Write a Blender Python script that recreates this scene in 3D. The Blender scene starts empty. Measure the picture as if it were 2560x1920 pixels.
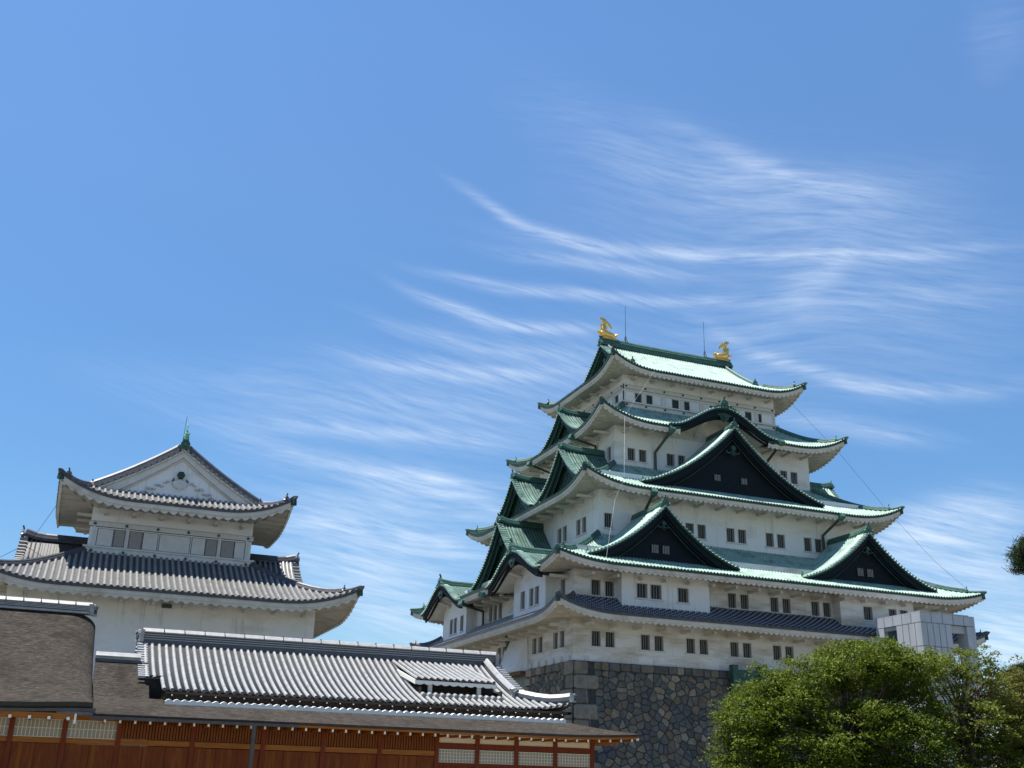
import bpy, math, random
import numpy as np
from mathutils import Vector, Matrix
R=math.radians
sc=bpy.context.scene
# ---------------------------------------------------------------- camera
cam=bpy.data.cameras.new('camera'); co=bpy.data.objects.new('camera',cam); sc.collection.objects.link(co)
f,pitch,roll,yaw=2689.41,.3553,.0270,.3749
_fw=Vector((math.sin(yaw)*math.cos(pitch),math.cos(yaw)*math.cos(pitch),math.sin(pitch)))
_rt=Vector((math.cos(yaw),-math.sin(yaw),0)); _up=_rt.cross(_fw)
_r2=_rt*math.cos(roll)+_up*math.sin(roll); _u2=-_rt*math.sin(roll)+_up*math.cos(roll)
co.matrix_world=Matrix(((_r2.x,_u2.x,-_fw.x,-53.457),(_r2.y,_u2.y,-_fw.y,-91.702),(_r2.z,_u2.z,-_fw.z,-8.848),(0,0,0,1)))
cam.sensor_fit='HORIZONTAL'; cam.sensor_width=36; cam.lens=f/2560*36; cam.clip_end=20000
sc.camera=co
# ---------------------------------------------------------------- light
sc.view_settings.view_transform='Standard'; sc.view_settings.look='None'
sc.view_settings.exposure=0.94; sc.view_settings.gamma=1
SUN=Vector((-.24,.115,.964)).normalized()
sl=bpy.data.lights.new('sun','SUN'); sl.energy=4.9; sl.angle=R(.5); sl.color=(1,.955,.88)
so=bpy.data.objects.new('sun',sl); sc.collection.objects.link(so)
so.rotation_euler=SUN.to_track_quat('Z','Y').to_euler(); so.location=(0,0,120)
W=bpy.data.worlds.new('World'); sc.world=W; W.use_nodes=True
def build_world():
    nt=W.node_tree; N=nt.nodes; Lk=nt.links; N.clear()
    out=N.new('ShaderNodeOutputWorld'); bg=N.new('ShaderNodeBackground'); bg.inputs[1].default_value=.08
    Lk.new(bg.outputs[0],out.inputs[0])
    sky=N.new('ShaderNodeTexSky'); sky.sky_type='NISHITA'; sky.sun_disc=False
    sky.sun_elevation=math.asin(SUN.z); sky.sun_rotation=math.atan2(SUN.x,SUN.y)
    sky.altitude=50; sky.air_density=1.0; sky.dust_density=.12; sky.ozone_density=2.6
    hs=N.new('ShaderNodeHueSaturation'); hs.inputs['Saturation'].default_value=1.17; hs.inputs['Value'].default_value=SKYV
    hs.inputs['Hue'].default_value=.5
    Lk.new(sky.outputs[0],hs.inputs['Color'])
    def M(op,a,b=None,c=None,clamp=False):
        n=N.new('ShaderNodeMath'); n.operation=op; n.use_clamp=clamp
        for i,v in enumerate((a,b,c)):
            if v is None: continue
            if isinstance(v,(int,float)): n.inputs[i].default_value=v
            else: Lk.new(v,n.inputs[i])
        return n.outputs[0]
    tc=N.new('ShaderNodeTexCoord'); nm=N.new('ShaderNodeVectorMath'); nm.operation='NORMALIZE'
    Lk.new(tc.outputs['Generated'],nm.inputs[0])
    sp=N.new('ShaderNodeSeparateXYZ'); Lk.new(nm.outputs[0],sp.inputs[0])
    az=M('MULTIPLY',M('ARCTAN2',sp.outputs[0],sp.outputs[1]),57.2958)
    el=M('MULTIPLY',M('ARCSINE',sp.outputs[2]),57.2958)
    mr=N.new('ShaderNodeMapRange'); Lk.new(el,mr.inputs[0]); mr.inputs[1].default_value=4; mr.inputs[2].default_value=38; mr.inputs[3].default_value=.70*SKYV; mr.inputs[4].default_value=1.03*SKYV; Lk.new(mr.outputs[0],hs.inputs['Value'])
    m3=N.new('ShaderNodeMapRange'); Lk.new(el,m3.inputs[0]); m3.inputs[1].default_value=4; m3.inputs[2].default_value=30; m3.inputs[3].default_value=1.3; m3.inputs[4].default_value=1.15; Lk.new(m3.outputs[0],hs.inputs['Saturation'])
    def noise(x,y,sc_,det=6,rough=.6,dist=0.,z=0.):
        c=N.new('ShaderNodeCombineXYZ')
        for i,v in enumerate((x,y,z)):
            if isinstance(v,(int,float)): c.inputs[i].default_value=v
            else: Lk.new(v,c.inputs[i])
        n=N.new('ShaderNodeTexNoise'); n.inputs['Scale'].default_value=sc_; n.inputs['Detail'].default_value=det
        n.inputs['Roughness'].default_value=rough; n.inputs['Distortion'].default_value=dist
        Lk.new(c.outputs[0],n.inputs['Vector']); return n.outputs['Fac']
    warp=M('MULTIPLY_ADD',noise(az,el,.07,0,.5,z=3.),9.,-4.5)
    warp2=M('MULTIPLY_ADD',noise(az,el,.22,0.,.4,z=9.),1.4,-.7)
    # fibrous detail, running along gently curved, near horizontal lines
    elw=M('ADD',el,M('MULTIPLY',warp,.35))
    tilt=M('MULTIPLY_ADD',az,.13,elw)
    fib=noise(M('MULTIPLY',az,.12),M('MULTIPLY',tilt,1.5),1.,12,.70,.0)
    fib2=noise(M('MULTIPLY',az,.3),M('MULTIPLY',M('MULTIPLY_ADD',az,.22,elw),3.0),1.,10,.62,.0,z=5.)
    fibs=M('MULTIPLY_ADD',M('ADD',fib,fib2),1.0,0.)
    total=None
    for (a0,e0,s,c,l,t,w) in ARCS:
        # centre line e = e0 + s*(a-a0) + c*(a-a0)^2 ; half length l ; thickness t ; weight w
        da=M('ADD',M('ADD',az,-a0),M('MULTIPLY',warp2,.5))
        line=M('MULTIPLY_ADD',M('MULTIPLY',da,da),c,M('MULTIPLY_ADD',da,s,e0))
        d=M('DIVIDE',M('SUBTRACT',M('ADD',el,M('MULTIPLY',warp2,.3)),line),t*.85)
        g=M('EXPONENT',M('MULTIPLY',M('MULTIPLY',d,d),-1.))
        q=M('DIVIDE',da,l); e=M('EXPONENT',M('MULTIPLY',M('POWER',M('ABSOLUTE',q),3.),-1.))
        v=M('MULTIPLY',M('MULTIPLY',g,e),w)
        total=v if total is None else M('ADD',total,v)
    streak=M('MULTIPLY',M('SUBTRACT',fibs,.66),1.55,clamp=True)
    veilmask=M('MULTIPLY',total,streak)
    # low bright bank on the right
    cl=M('MULTIPLY',veilmask,.85,clamp=True)
    mix=N.new('ShaderNodeMix'); mix.data_type='RGBA'
    Lk.new(cl,mix.inputs[0]); Lk.new(hs.outputs[0],mix.inputs[6]); mix.inputs[7].default_value=(6.2,6.9,7.8,1)
    Lk.new(mix.outputs[2],bg.inputs[0])
SKYV=1.23
# az, el (degrees), slope, curvature, half length, thickness, weight
ARCS=[(17.5,18.5,-.1,0.,9.,3.2,.17),(36.,27.5,-.15,.004,11.,4.2,.16),(13.5,12.5,-.12,0.,8.,3.,.2),(27,21,-.1,0,9,3,.16),(40,21.5,-.1,0,9,3,.15),(23.23, 28.38, -0.317, 0.018, 4.8, 0.4, 0.55),(35.35, 26.75, -0.096, 0.0007, 12.3, 0.42, 0.5),(26.53, 26.65, -0.129, -0.0008, 6.2, 0.4, 0.4),(26.33, 25.02, -0.088, 0.0022, 9.1, 0.35, 0.55),(20.78, 23.64, -0.163, 0.0157, 5.1, 0.4, 0.7),(37.9, 30.69, -0.383, 0.0055, 6.5, 0.6, 0.35),(39.32, 30.14, -0.126, 0.0046, 6.6, 1.1, 0.16),(35.52, 29.86, -0.372, 0.0005, 11.9, 2.2, 0.22),(40.43, 19.72, -0.285, 0.022, 6.9, 0.5, 0.55),(38.68, 25.26, 0.295, 0.1077, 2.1, 0.9, 0.35),(42.08, 23.88, -0.019, -0.0127, 7.3, 1.2, 0.22),(19.06, 20.98, -0.02, 0.0041, 7.1, 0.6, 0.45),(19.77, 22.31, -0.121, 0.0076, 6.3, 0.5, 0.3),(40.32, 17.56, -0.214, -0.0047, 4.2, 0.6, 0.35),(14.55, 17.51, -0.019, -0.0051, 7.9, 0.55, 0.4),(13.14, 15.41, -0.14, 0.0053, 8.4, 0.7, 0.4),(16.93, 15.2, -0.176, -0.0408, 4.1, 0.8, 0.4),(15.12, 12.06, -0.12, -0.0035, 5.7, 0.8, 0.6),(13.89, 10.35, -0.126, -0.0055, 4.6, 1.4, 0.5),(15.61, 8.0, -0.215, -0.0013, 4.2, 1.6, 0.6),(44.24, 12.77, 0.169, -0.0274, 3.9, 1.3, 0.7),(44.81, 10.35, -0.145, 0.0071, 3.9, 2.2, 0.75),(46.2, 6.89, -0.23, 0.0107, 1.8, 1.6, 0.9),(49.81, 35.34, 0.079, 0.0, 1.6, 2.0, 0.12),(11.29, 19.04, 0.01, -0.0003, 11.6, 1.5, 0.2),(17.14, 13.75, -0.042, -0.008, 6.5, 1.0, 0.35)]
build_world()
# ---------------------------------------------------------------- helpers
col=sc.collection
class MB:
    def __init__(s): s.v=[]; s.f=[]; s.m=[]; s.sm=[]
    def quadgrid(s,rows,m=0,smooth=True):
        n=len(rows[0]); b=len(s.v)
        for r in rows: s.v.extend(tuple(p) for p in r)
        for i in range(len(rows)-1):
            for j in range(n-1):
                s.f.append((b+i*n+j,b+i*n+j+1,b+(i+1)*n+j+1,b+(i+1)*n+j)); s.m.append(m); s.sm.append(smooth)
    def poly(s,pts,m=0):
        b=len(s.v); s.v.extend(tuple(p) for p in pts); s.f.append(tuple(range(b,b+len(pts)))); s.m.append(m); s.sm.append(False)
    def box(s,x0,x1,y0,y1,z0,z1,m=0):
        if x0>x1:x0,x1=x1,x0
        if y0>y1:y0,y1=y1,y0
        b=len(s.v); s.v+= [(x0,y0,z0),(x1,y0,z0),(x1,y1,z0),(x0,y1,z0),(x0,y0,z1),(x1,y0,z1),(x1,y1,z1),(x0,y1,z1)]
        for q in ((0,3,2,1),(4,5,6,7),(0,1,5,4),(1,2,6,5),(2,3,7,6),(3,0,4,7)):
            s.f.append(tuple(b+i for i in q)); s.m.append(m); s.sm.append(False)
    def hexa(s,p,m=0):
        b=len(s.v); s.v+=[tuple(q) for q in p]
        for q in ((0,3,2,1),(4,5,6,7),(0,1,5,4),(1,2,6,5),(2,3,7,6),(3,0,4,7)):
            s.f.append(tuple(b+i for i in q)); s.m.append(m); s.sm.append(False)
    def sweep(s,path,sec,m=0,closed=True,smooth=False,right=None,scale=None,caps=True):
        path=[Vector(p) for p in path]; rows=[]
        for i,p in enumerate(path):
            t=(path[min(i+1,len(path)-1)]-path[max(i-1,0)])
            if t.length<1e-6: t=Vector((1,0,0))
            t.normalize()
            r=Vector(right) if right is not None else t.cross(Vector((0,0,1)))
            if r.length<1e-4: r=Vector((1,0,0))
            r.normalize(); u=r.cross(t); u.normalize()
            k=scale[i] if scale else 1.
            rows.append([p+r*(a*k)+u*(b*k) for a,b in sec]+([p+r*(sec[0][0]*k)+u*(sec[0][1]*k)] if closed else []))
        s.quadgrid(rows,m,smooth)
        if caps:
            s.poly([tuple(q) for q in rows[0][:len(sec)]],m); s.poly([tuple(q) for q in rows[-1][:len(sec)]][::-1],m)
    def build(s,name,mats,parent=None,off=None,**props):
        me=bpy.data.meshes.new(name); me.from_pydata(s.v,[],s.f)
        for m in mats: me.materials.append(m)
        me.polygons.foreach_set('material_index',s.m); me.polygons.foreach_set('use_smooth',s.sm); me.update()
        o=bpy.data.objects.new(name,me); col.objects.link(o)
        if parent is not None:
            o.parent=parent
            if parent.type=='EMPTY': o.location=-parent.location
        for k,v in props.items(): o[k]=v
        return o
def tube(mb,path,r,n=6,m=0,smooth=True):
    mb.sweep(path,[(r*math.cos(2*math.pi*k/n),r*math.sin(2*math.pi*k/n)) for k in range(n)],m,True,smooth)
HALF=[(-1,-.2),(-.92,.45),(-.5,.92),(0,1.06),(.5,.92),(.92,.45),(1,-.2)]
HALF5=[(-1,-.3),(-.72,.72),(0,1.1),(.72,.72),(1,-.3)]
def rib(mb,path,r,right,m=0,cap=True,capm=None,hi=False):
    H_=HALF if hi else HALF5
    mb.sweep(path,[(a*r,b*r) for a,b in H_],m,False,True,right,caps=False)
    if cap:
        p=Vector(path[0]); t=(Vector(path[1])-p).normalized(); rr=Vector(right).normalized(); u=rr.cross(t)
        if u.z<0: u=-u
        c=p-t*.01
        mb.poly([c+rr*(r*1.12*math.cos(k*math.pi/4))+u*(r*.2+r*1.0*math.sin(k*math.pi/4)) for k in range(8)],m if capm is None else capm)
def empty(name,loc,label,cat,**k):
    o=bpy.data.objects.new(name,None); col.objects.link(o); o.location=loc; o['label']=label; o['category']=cat
    o.empty_display_size=.5
    for a,b in k.items(): o[a]=b
    return o
def tag(o,label,cat,**k):
    o['label']=label; o['category']=cat
    for a,b in k.items(): o[a]=b
    return o
# ---------------------------------------------------------------- materials
def mat(name,c1,c2=None,rough=.7,scale=3.,stretch=(1,1,1),metal=0.,bump=0.,bscale=20.,c3=None,s3=1.,t3=(.5,.7),spec=.5,det=5,bstretch=None,lo=.35,hi=.65,st3=(1,1,1),c4=None,s4=2.,t4=(.55,.75),st4=(1,1,.1)):
    m=bpy.data.materials.new(name); m.use_nodes=True; nt=m.node_tree; N=nt.nodes; L=nt.links; b=N['Principled BSDF']
    b.inputs['Roughness'].default_value=rough; b.inputs['Metallic'].default_value=metal; b.inputs['Specular IOR Level'].default_value=spec
    b.inputs['Base Color'].default_value=(*c1,1)
    tc=N.new('ShaderNodeTexCoord')
    def nz(sc_,st,d=det):
        mp=N.new('ShaderNodeMapping'); mp.inputs['Scale'].default_value=st; L.new(tc.outputs['Object'],mp.inputs[0])
        n=N.new('ShaderNodeTexNoise'); n.inputs['Scale'].default_value=sc_; n.inputs['Detail'].default_value=d; n.inputs['Roughness'].default_value=.62
        L.new(mp.outputs[0],n.inputs['Vector']); return n.outputs['Fac']
    def ramp(fac,a,bb):
        r=N.new('ShaderNodeMapRange'); r.inputs[1].default_value=a; r.inputs[2].default_value=bb; L.new(fac,r.inputs[0]); return r.outputs[0]
    if c2 is not None:
        mx=N.new('ShaderNodeMix'); mx.data_type='RGBA'; L.new(ramp(nz(scale,stretch),lo,hi),mx.inputs[0])
        mx.inputs[6].default_value=(*c1,1); mx.inputs[7].default_value=(*c2,1); o=mx.outputs[2]
        if c3 is not None:
            m2=N.new('ShaderNodeMix'); m2.data_type='RGBA'; L.new(ramp(nz(s3,st3),*t3),m2.inputs[0]); L.new(o,m2.inputs[6]); m2.inputs[7].default_value=(*c3,1); o=m2.outputs[2]
        if c4 is not None:
            m2=N.new('ShaderNodeMix'); m2.data_type='RGBA'; L.new(ramp(nz(s4,st4,6),*t4),m2.inputs[0]); L.new(o,m2.inputs[6]); m2.inputs[7].default_value=(*c4,1); o=m2.outputs[2]
        L.new(o,b.inputs['Base Color'])
    if bump:
        bp=N.new('ShaderNodeBump'); bp.inputs['Strength'].default_value=bump; bp.inputs['Distance'].default_value=.05
        L.new(nz(bscale,bstretch or stretch,4),bp.inputs['Height']); L.new(bp.outputs[0],b.inputs['Normal'])
    return m
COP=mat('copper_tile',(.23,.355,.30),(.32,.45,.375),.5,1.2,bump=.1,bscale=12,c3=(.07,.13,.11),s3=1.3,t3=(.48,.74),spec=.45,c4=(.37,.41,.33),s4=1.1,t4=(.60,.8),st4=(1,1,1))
COPP=mat('copper_pan_shade_tone',(.028,.07,.057),(.05,.11,.09),.65,2.2,c3=(.018,.045,.038),s3=1.3,t3=(.48,.7),spec=.3)  # shaded copper between the ribs, put into a darker colour
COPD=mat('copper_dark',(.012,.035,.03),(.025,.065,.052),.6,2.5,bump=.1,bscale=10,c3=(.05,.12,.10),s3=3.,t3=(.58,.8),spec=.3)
COPR=mat('copper_ridge',(.026,.075,.06),(.05,.125,.10),.55,2.,bump=.12,bscale=9,stretch=(1,1,3),c3=(.16,.30,.24),s3=4.,t3=(.6,.8),spec=.35)
NAVY=mat('gable_board_dark',(.004,.007,.012),(.007,.014,.018),.7,1.5,stretch=(1,1,6),spec=.15)
WHT=mat('white_plaster',(.63,.64,.64),(.68,.69,.685),.85,.6,bump=.08,bscale=3,c3=(.52,.51,.47),s3=.4,t3=(.52,.76),st3=(1,1,2.2),c4=(.40,.385,.34),s4=2.6,t4=(.57,.80))
WHTB=mat('stained_plaster',(.60,.60,.585),(.64,.64,.63),.85,.5,bump=.1,bscale=3,c3=(.41,.36,.28),s3=.75,t3=(.44,.66),st3=(.35,.35,1.6),stretch=(.5,.5,2),c4=(.36,.32,.25),s4=2.2,t4=(.58,.78))
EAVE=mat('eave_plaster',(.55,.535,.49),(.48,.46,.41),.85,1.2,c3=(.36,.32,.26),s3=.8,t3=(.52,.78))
SOFF=mat('soffit_plaster_shade_tone',(.40,.385,.345),(.34,.32,.28),.9,1.2,c3=(.25,.22,.18),s3=.8,t3=(.5,.75))  # darker copy of the eave plaster, painting in the shade under the eaves
TRIM=mat('white_trim',(.55,.55,.525),(.48,.48,.46),.8,2.)
DARK=mat('window_dark',(.012,.012,.014),None,.4)
BARM=mat('window_bar',(.21,.2,.185),(.15,.145,.14),.7,3.)
SHUT=mat('shutter_board',(.30,.29,.265),(.22,.21,.19),.8,3.,stretch=(1,1,8))
PIPE=mat('downpipe_copper',(.03,.035,.03),(.05,.07,.055),.45,4.)
SLV=mat('silver_tile',(.23,.228,.218),(.165,.163,.158),.45,2.5,bump=.08,bscale=14,c3=(.085,.085,.08),s3=1.1,t3=(.52,.76),spec=.5)
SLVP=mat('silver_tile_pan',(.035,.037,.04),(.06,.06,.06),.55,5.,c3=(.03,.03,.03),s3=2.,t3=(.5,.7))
SLVD=mat('dark_tile',(.035,.038,.045),(.07,.07,.08),.45,3.)
NSLV=mat('new_silver_tile',(.34,.34,.333),(.26,.26,.255),.38,3.,spec=.5,c3=(.16,.157,.148),s3=2.2,t3=(.54,.8),bump=.05,bscale=20)
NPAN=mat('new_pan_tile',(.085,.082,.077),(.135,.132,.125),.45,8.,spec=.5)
GREYT=mat('grey_roof_tile',(.028,.032,.045),(.05,.055,.075),.4,3.,spec=.5)
MORT=mat('tile_joint_white',(.55,.57,.62),(.4,.42,.47),.6,3.)
SHIN=mat('wood_shingle',(.026,.022,.018),(.068,.058,.048),.9,2.6,stretch=(1.2,6,6),bump=1.,bscale=7,bstretch=(1.,7,7),lo=.40,hi=.60,c3=(.17,.15,.128),s3=7.,t3=(.57,.73),st3=(.5,3,3),spec=.1,c4=(.02,.016,.012),s4=.7,t4=(.5,.8),st4=(1,1,1))
SHE=mat('shingle_edge_dark',(.02,.016,.013),(.035,.028,.022),.8,3.)
WOOD=mat('cedar_board',(.20,.046,.005),(.12,.024,.004),.6,2.5,stretch=(7,1,.6),c3=(.26,.078,.009),s3=1.2,t3=(.5,.75),st3=(4,1,.4),spec=.2)
POST=mat('cedar_post',(.14,.021,.005),(.19,.034,.006),.55,2.5,stretch=(5,5,.5),spec=.2)
WOODL=mat('cedar_beam_light',(.36,.125,.014),(.26,.08,.009),.6,2.,stretch=(.5,4,5),spec=.3)
SLAT=mat('cedar_slat',(.25,.068,.008),(.15,.037,.006),.6,3.,stretch=(6,1,.5),spec=.2)
CREAM=mat('cream_plaster',(.78,.64,.46),(.72,.58,.41),.85,1.)
PAPER=mat('shoji_paper',(.36,.34,.30),(.31,.29,.26),.8,1.)
LATT=mat('shoji_lattice',(.66,.58,.44),None,.7)
RAFW=mat('rafter_end_white',(.78,.75,.68),None,.7)
GUT=mat('gutter_bronze',(.045,.035,.03),(.07,.055,.045),.5,3.)
GOLD=mat('gold_leaf',(.95,.62,.20),(.72,.42,.10),.3,5.,metal=.85,bump=.5,bscale=7)
ROD=mat('rod_metal',(.04,.05,.06),None,.5)
WIRE=mat('wire_grey',(.45,.45,.45),None,.6)
GREENB=mat('green_board',(.015,.055,.045),(.02,.075,.06),.6,3.)
PANM=mat('tower_panel',(.38,.405,.44),(.33,.355,.39),.42,1.5,stretch=(1,1,.3),spec=.4,c3=(.28,.30,.32),s3=1.,t3=(.5,.8),st3=(1,1,.2))
SEAM=mat('tower_seam',(.12,.13,.15),None,.6)
TGLASS=mat('tower_glass',(.05,.09,.085),None,.08,spec=.8)
BARK=mat('bark',(.06,.045,.032),(.10,.075,.055),.9,6.,stretch=(3,3,.6),bump=.5,bscale=12)
GROUND=mat('ground_gravel',(.17,.155,.13),(.21,.195,.16),.95,.8,c3=(.08,.10,.05),s3=.2)
GRASS=None
# ---------------------------------------------------------------- frames
class Fr:
    """E faces -y, S faces -x, W +y, N +x.  P(s along, d outward, z)"""
    def __init__(s,side,cx=0.,cy=0.): s.k=side; s.cx=cx; s.cy=cy
    def P(s,a,d,z):
        if s.k=='E': return (s.cx+a,s.cy-d,z)
        if s.k=='W': return (s.cx+a,s.cy+d,z)
        if s.k=='S': return (s.cx-d,s.cy+a,z)
        return (s.cx+d,s.cy+a,z)
    def along(s): return (1,0,0) if s.k in 'EW' else (0,1,0)
    def out(s): return {'E':(0,-1,0),'W':(0,1,0),'S':(-1,0,0),'N':(1,0,0)}[s.k]
def frange(a,b,st):
    n=max(1,int(round((b-a)/st))); return [a+(b-a)*i/n for i in range(n+1)]
def fbox(mb,fr,s0,s1,d0,d1,z0,z1,m=0):
    p=fr.P(s0,d0,z0); q=fr.P(s1,d1,z1); mb.box(p[0],q[0],p[1],q[1],z0,z1,m)
def roof_side(mb,fr,D,s0,s1,emin,emax,z,rs=.27,rr=.085,step=.75,ne=8,capm=None,base_m=1,rib_m=0,hi=False,skip=None):
    """tiled slope: e = distance inward from the eave line at d=D; material slots 0 rib, 1 pan"""
    cols=frange(s0,s1,step); rows=[]
    for s in cols:
        a,b=emin(s),emax(s)
        if b<a: b=a
        rows.append([fr.P(s,D-(a+(b-a)*k/ne),z(s,a+(b-a)*k/ne)) for k in range(ne+1)])
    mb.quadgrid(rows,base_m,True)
    n=max(1,int((s1-s0)/rs)); off=((s1-s0)-(n-1)*rs)/2
    for i in range(n):
        s=s0+off+i*rs; a,b=emin(s),emax(s)
        if b-a<.15: continue
        if skip and skip(s): continue
        k=max(2,int(ne*(b-a)/max(.5,emax((s0+s1)/2)-a)+1)); k=min(k,ne)
        pts=[fr.P(s,D-e+(.05 if j==0 and a==0 else 0),z(s,e)+rr*.15) for j,e in enumerate([a+(b-a)*q/k for q in range(k+1)])]
        rib(mb,pts,rr,fr.along(),rib_m,True,capm,hi)
def eave_side(mb,fr,D,hs,s0,s1,over,zsoff,z,period=.45,amp=.2,tilt=.2,board=.38,skip=None,hole=None,mt=0,back=.12):
    """plaster eave board with scalloped lower edge, and the corrugated soffit behind it. slots 0 plaster 1 dark tile edge, widened for the shaded row under the tile ends"""
    n=int((s1-s0)/period*4); rowsT=[];rows=[];sof=[]
    def flush():
        nonlocal rowsT,rows,sof
        if len(rows)>1: mb.quadgrid(rowsT,1,False); mb.quadgrid(rows,0,False); mb.quadgrid(sof,2,False)
        rowsT=[];rows=[];sof=[]
    for i in range(n+1):
        s=s0+(s1-s0)*i/n
        if skip and skip(s): flush(); continue
        zt=z(s,0)+.05; w=abs(math.sin(math.pi*s/period))*amp
        zb=zt-tilt-board
        em=min(over,max(back+.02,hs-abs(s)))
        zi=zb+(zsoff-zb)*min(1,(em-back)/(over-back))+ (0 if em>=over else 0)
        lf=z(s,0)-z(0,0) if hs-abs(s)<over else 0
        zi=max(zi,zb)
        rowsT.append([fr.P(s,D+.02,zt),fr.P(s,D+.02,zt-tilt),fr.P(s,D-.05,zt-tilt)])  # dark edge strip also paints the shaded row under the tile ends
        sof.append([fr.P(s,D-.25,zb+.11-w*.4),fr.P(s,D-max(em,.27),zi+.1-w*.4)])
        rows.append([fr.P(s,D-.05,zt-tilt+.01),fr.P(s,D-.05,zb+.14),fr.P(s,D-.13,zb+.12),fr.P(s,D-.13,zb+.1-w),fr.P(s,D-.24,zb+.1-w),fr.P(s,D-.25,zb+.11-w*.4)])
    flush()
def hip(mb,fr2pts,w=.24,h=.42,m=0,tubem=None):
    """ridge along a path of roof points"""
    p=[(a,b,c-.08) for a,b,c in fr2pts]
    mb.sweep(p,[(-w,0),(-w*.85,h*.35),(-w*.98,h*.38),(-w*.75,h*.7),(-w*.6,h*.72),(-w*.45,h),(0,h*1.22),(w*.45,h),(w*.6,h*.72),(w*.75,h*.7),(w*.98,h*.38),(w*.85,h*.35),(w,0)],m,True,False)
def ornament(mb,c,out,sz=.6,m=0):
    """ridge-end tile: arched slab with side curls, a boss and a small horn"""
    c=Vector(c); o=Vector(out).normalized(); r=o.cross(Vector((0,0,1))).normalized(); u=Vector((0,0,1))
    prof=[(-.5,0),(-.62,.12),(-.6,.3),(-.42,.36),(-.46,.6),(-.3,.88),(0,1.0),(.3,.88),(.46,.6),(.42,.36),(.6,.3),(.62,.12),(.5,0)]
    A=[c+r*(a*sz)+u*(b*sz)+o*(.12*sz) for a,b in prof]; B=[p-o*(.28*sz) for p in A]
    mb.poly(A,m); mb.quadgrid([A,B],m,False); mb.poly(B[::-1],m)
    tube(mb,[c+u*(.5*sz)+o*(.1*sz),c+u*(.5*sz)+o*(.24*sz)],.24*sz,8,m)
    tube(mb,[c+u*(.9*sz)-o*(.1*sz),c+u*(1.18*sz)-o*(.02*sz),c+u*(1.42*sz)+o*(.1*sz)],.11*sz,6,m)
    for k in (-1,1): tube(mb,[c+r*(k*.5*sz)+u*(.2*sz),c+r*(k*.66*sz)+u*(.34*sz)+o*(.05*sz)],.15*sz,6,m)
def conc(z0,z1,E,k=.28):
    """concave height profile from eave (e=0) to e=E"""
    return lambda e: z0+(z1-z0)*((1-k)*(e/E)+k*(e/E)**2)
def lifted(zp,hs,L,Dl,EL):
    def z(s,e):
        a=hs-abs(s); q=max(0.,1-a/Dl); return zp(e)+L*q**2.4*max(0.,1-e/EL)**1.3
    return z
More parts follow.
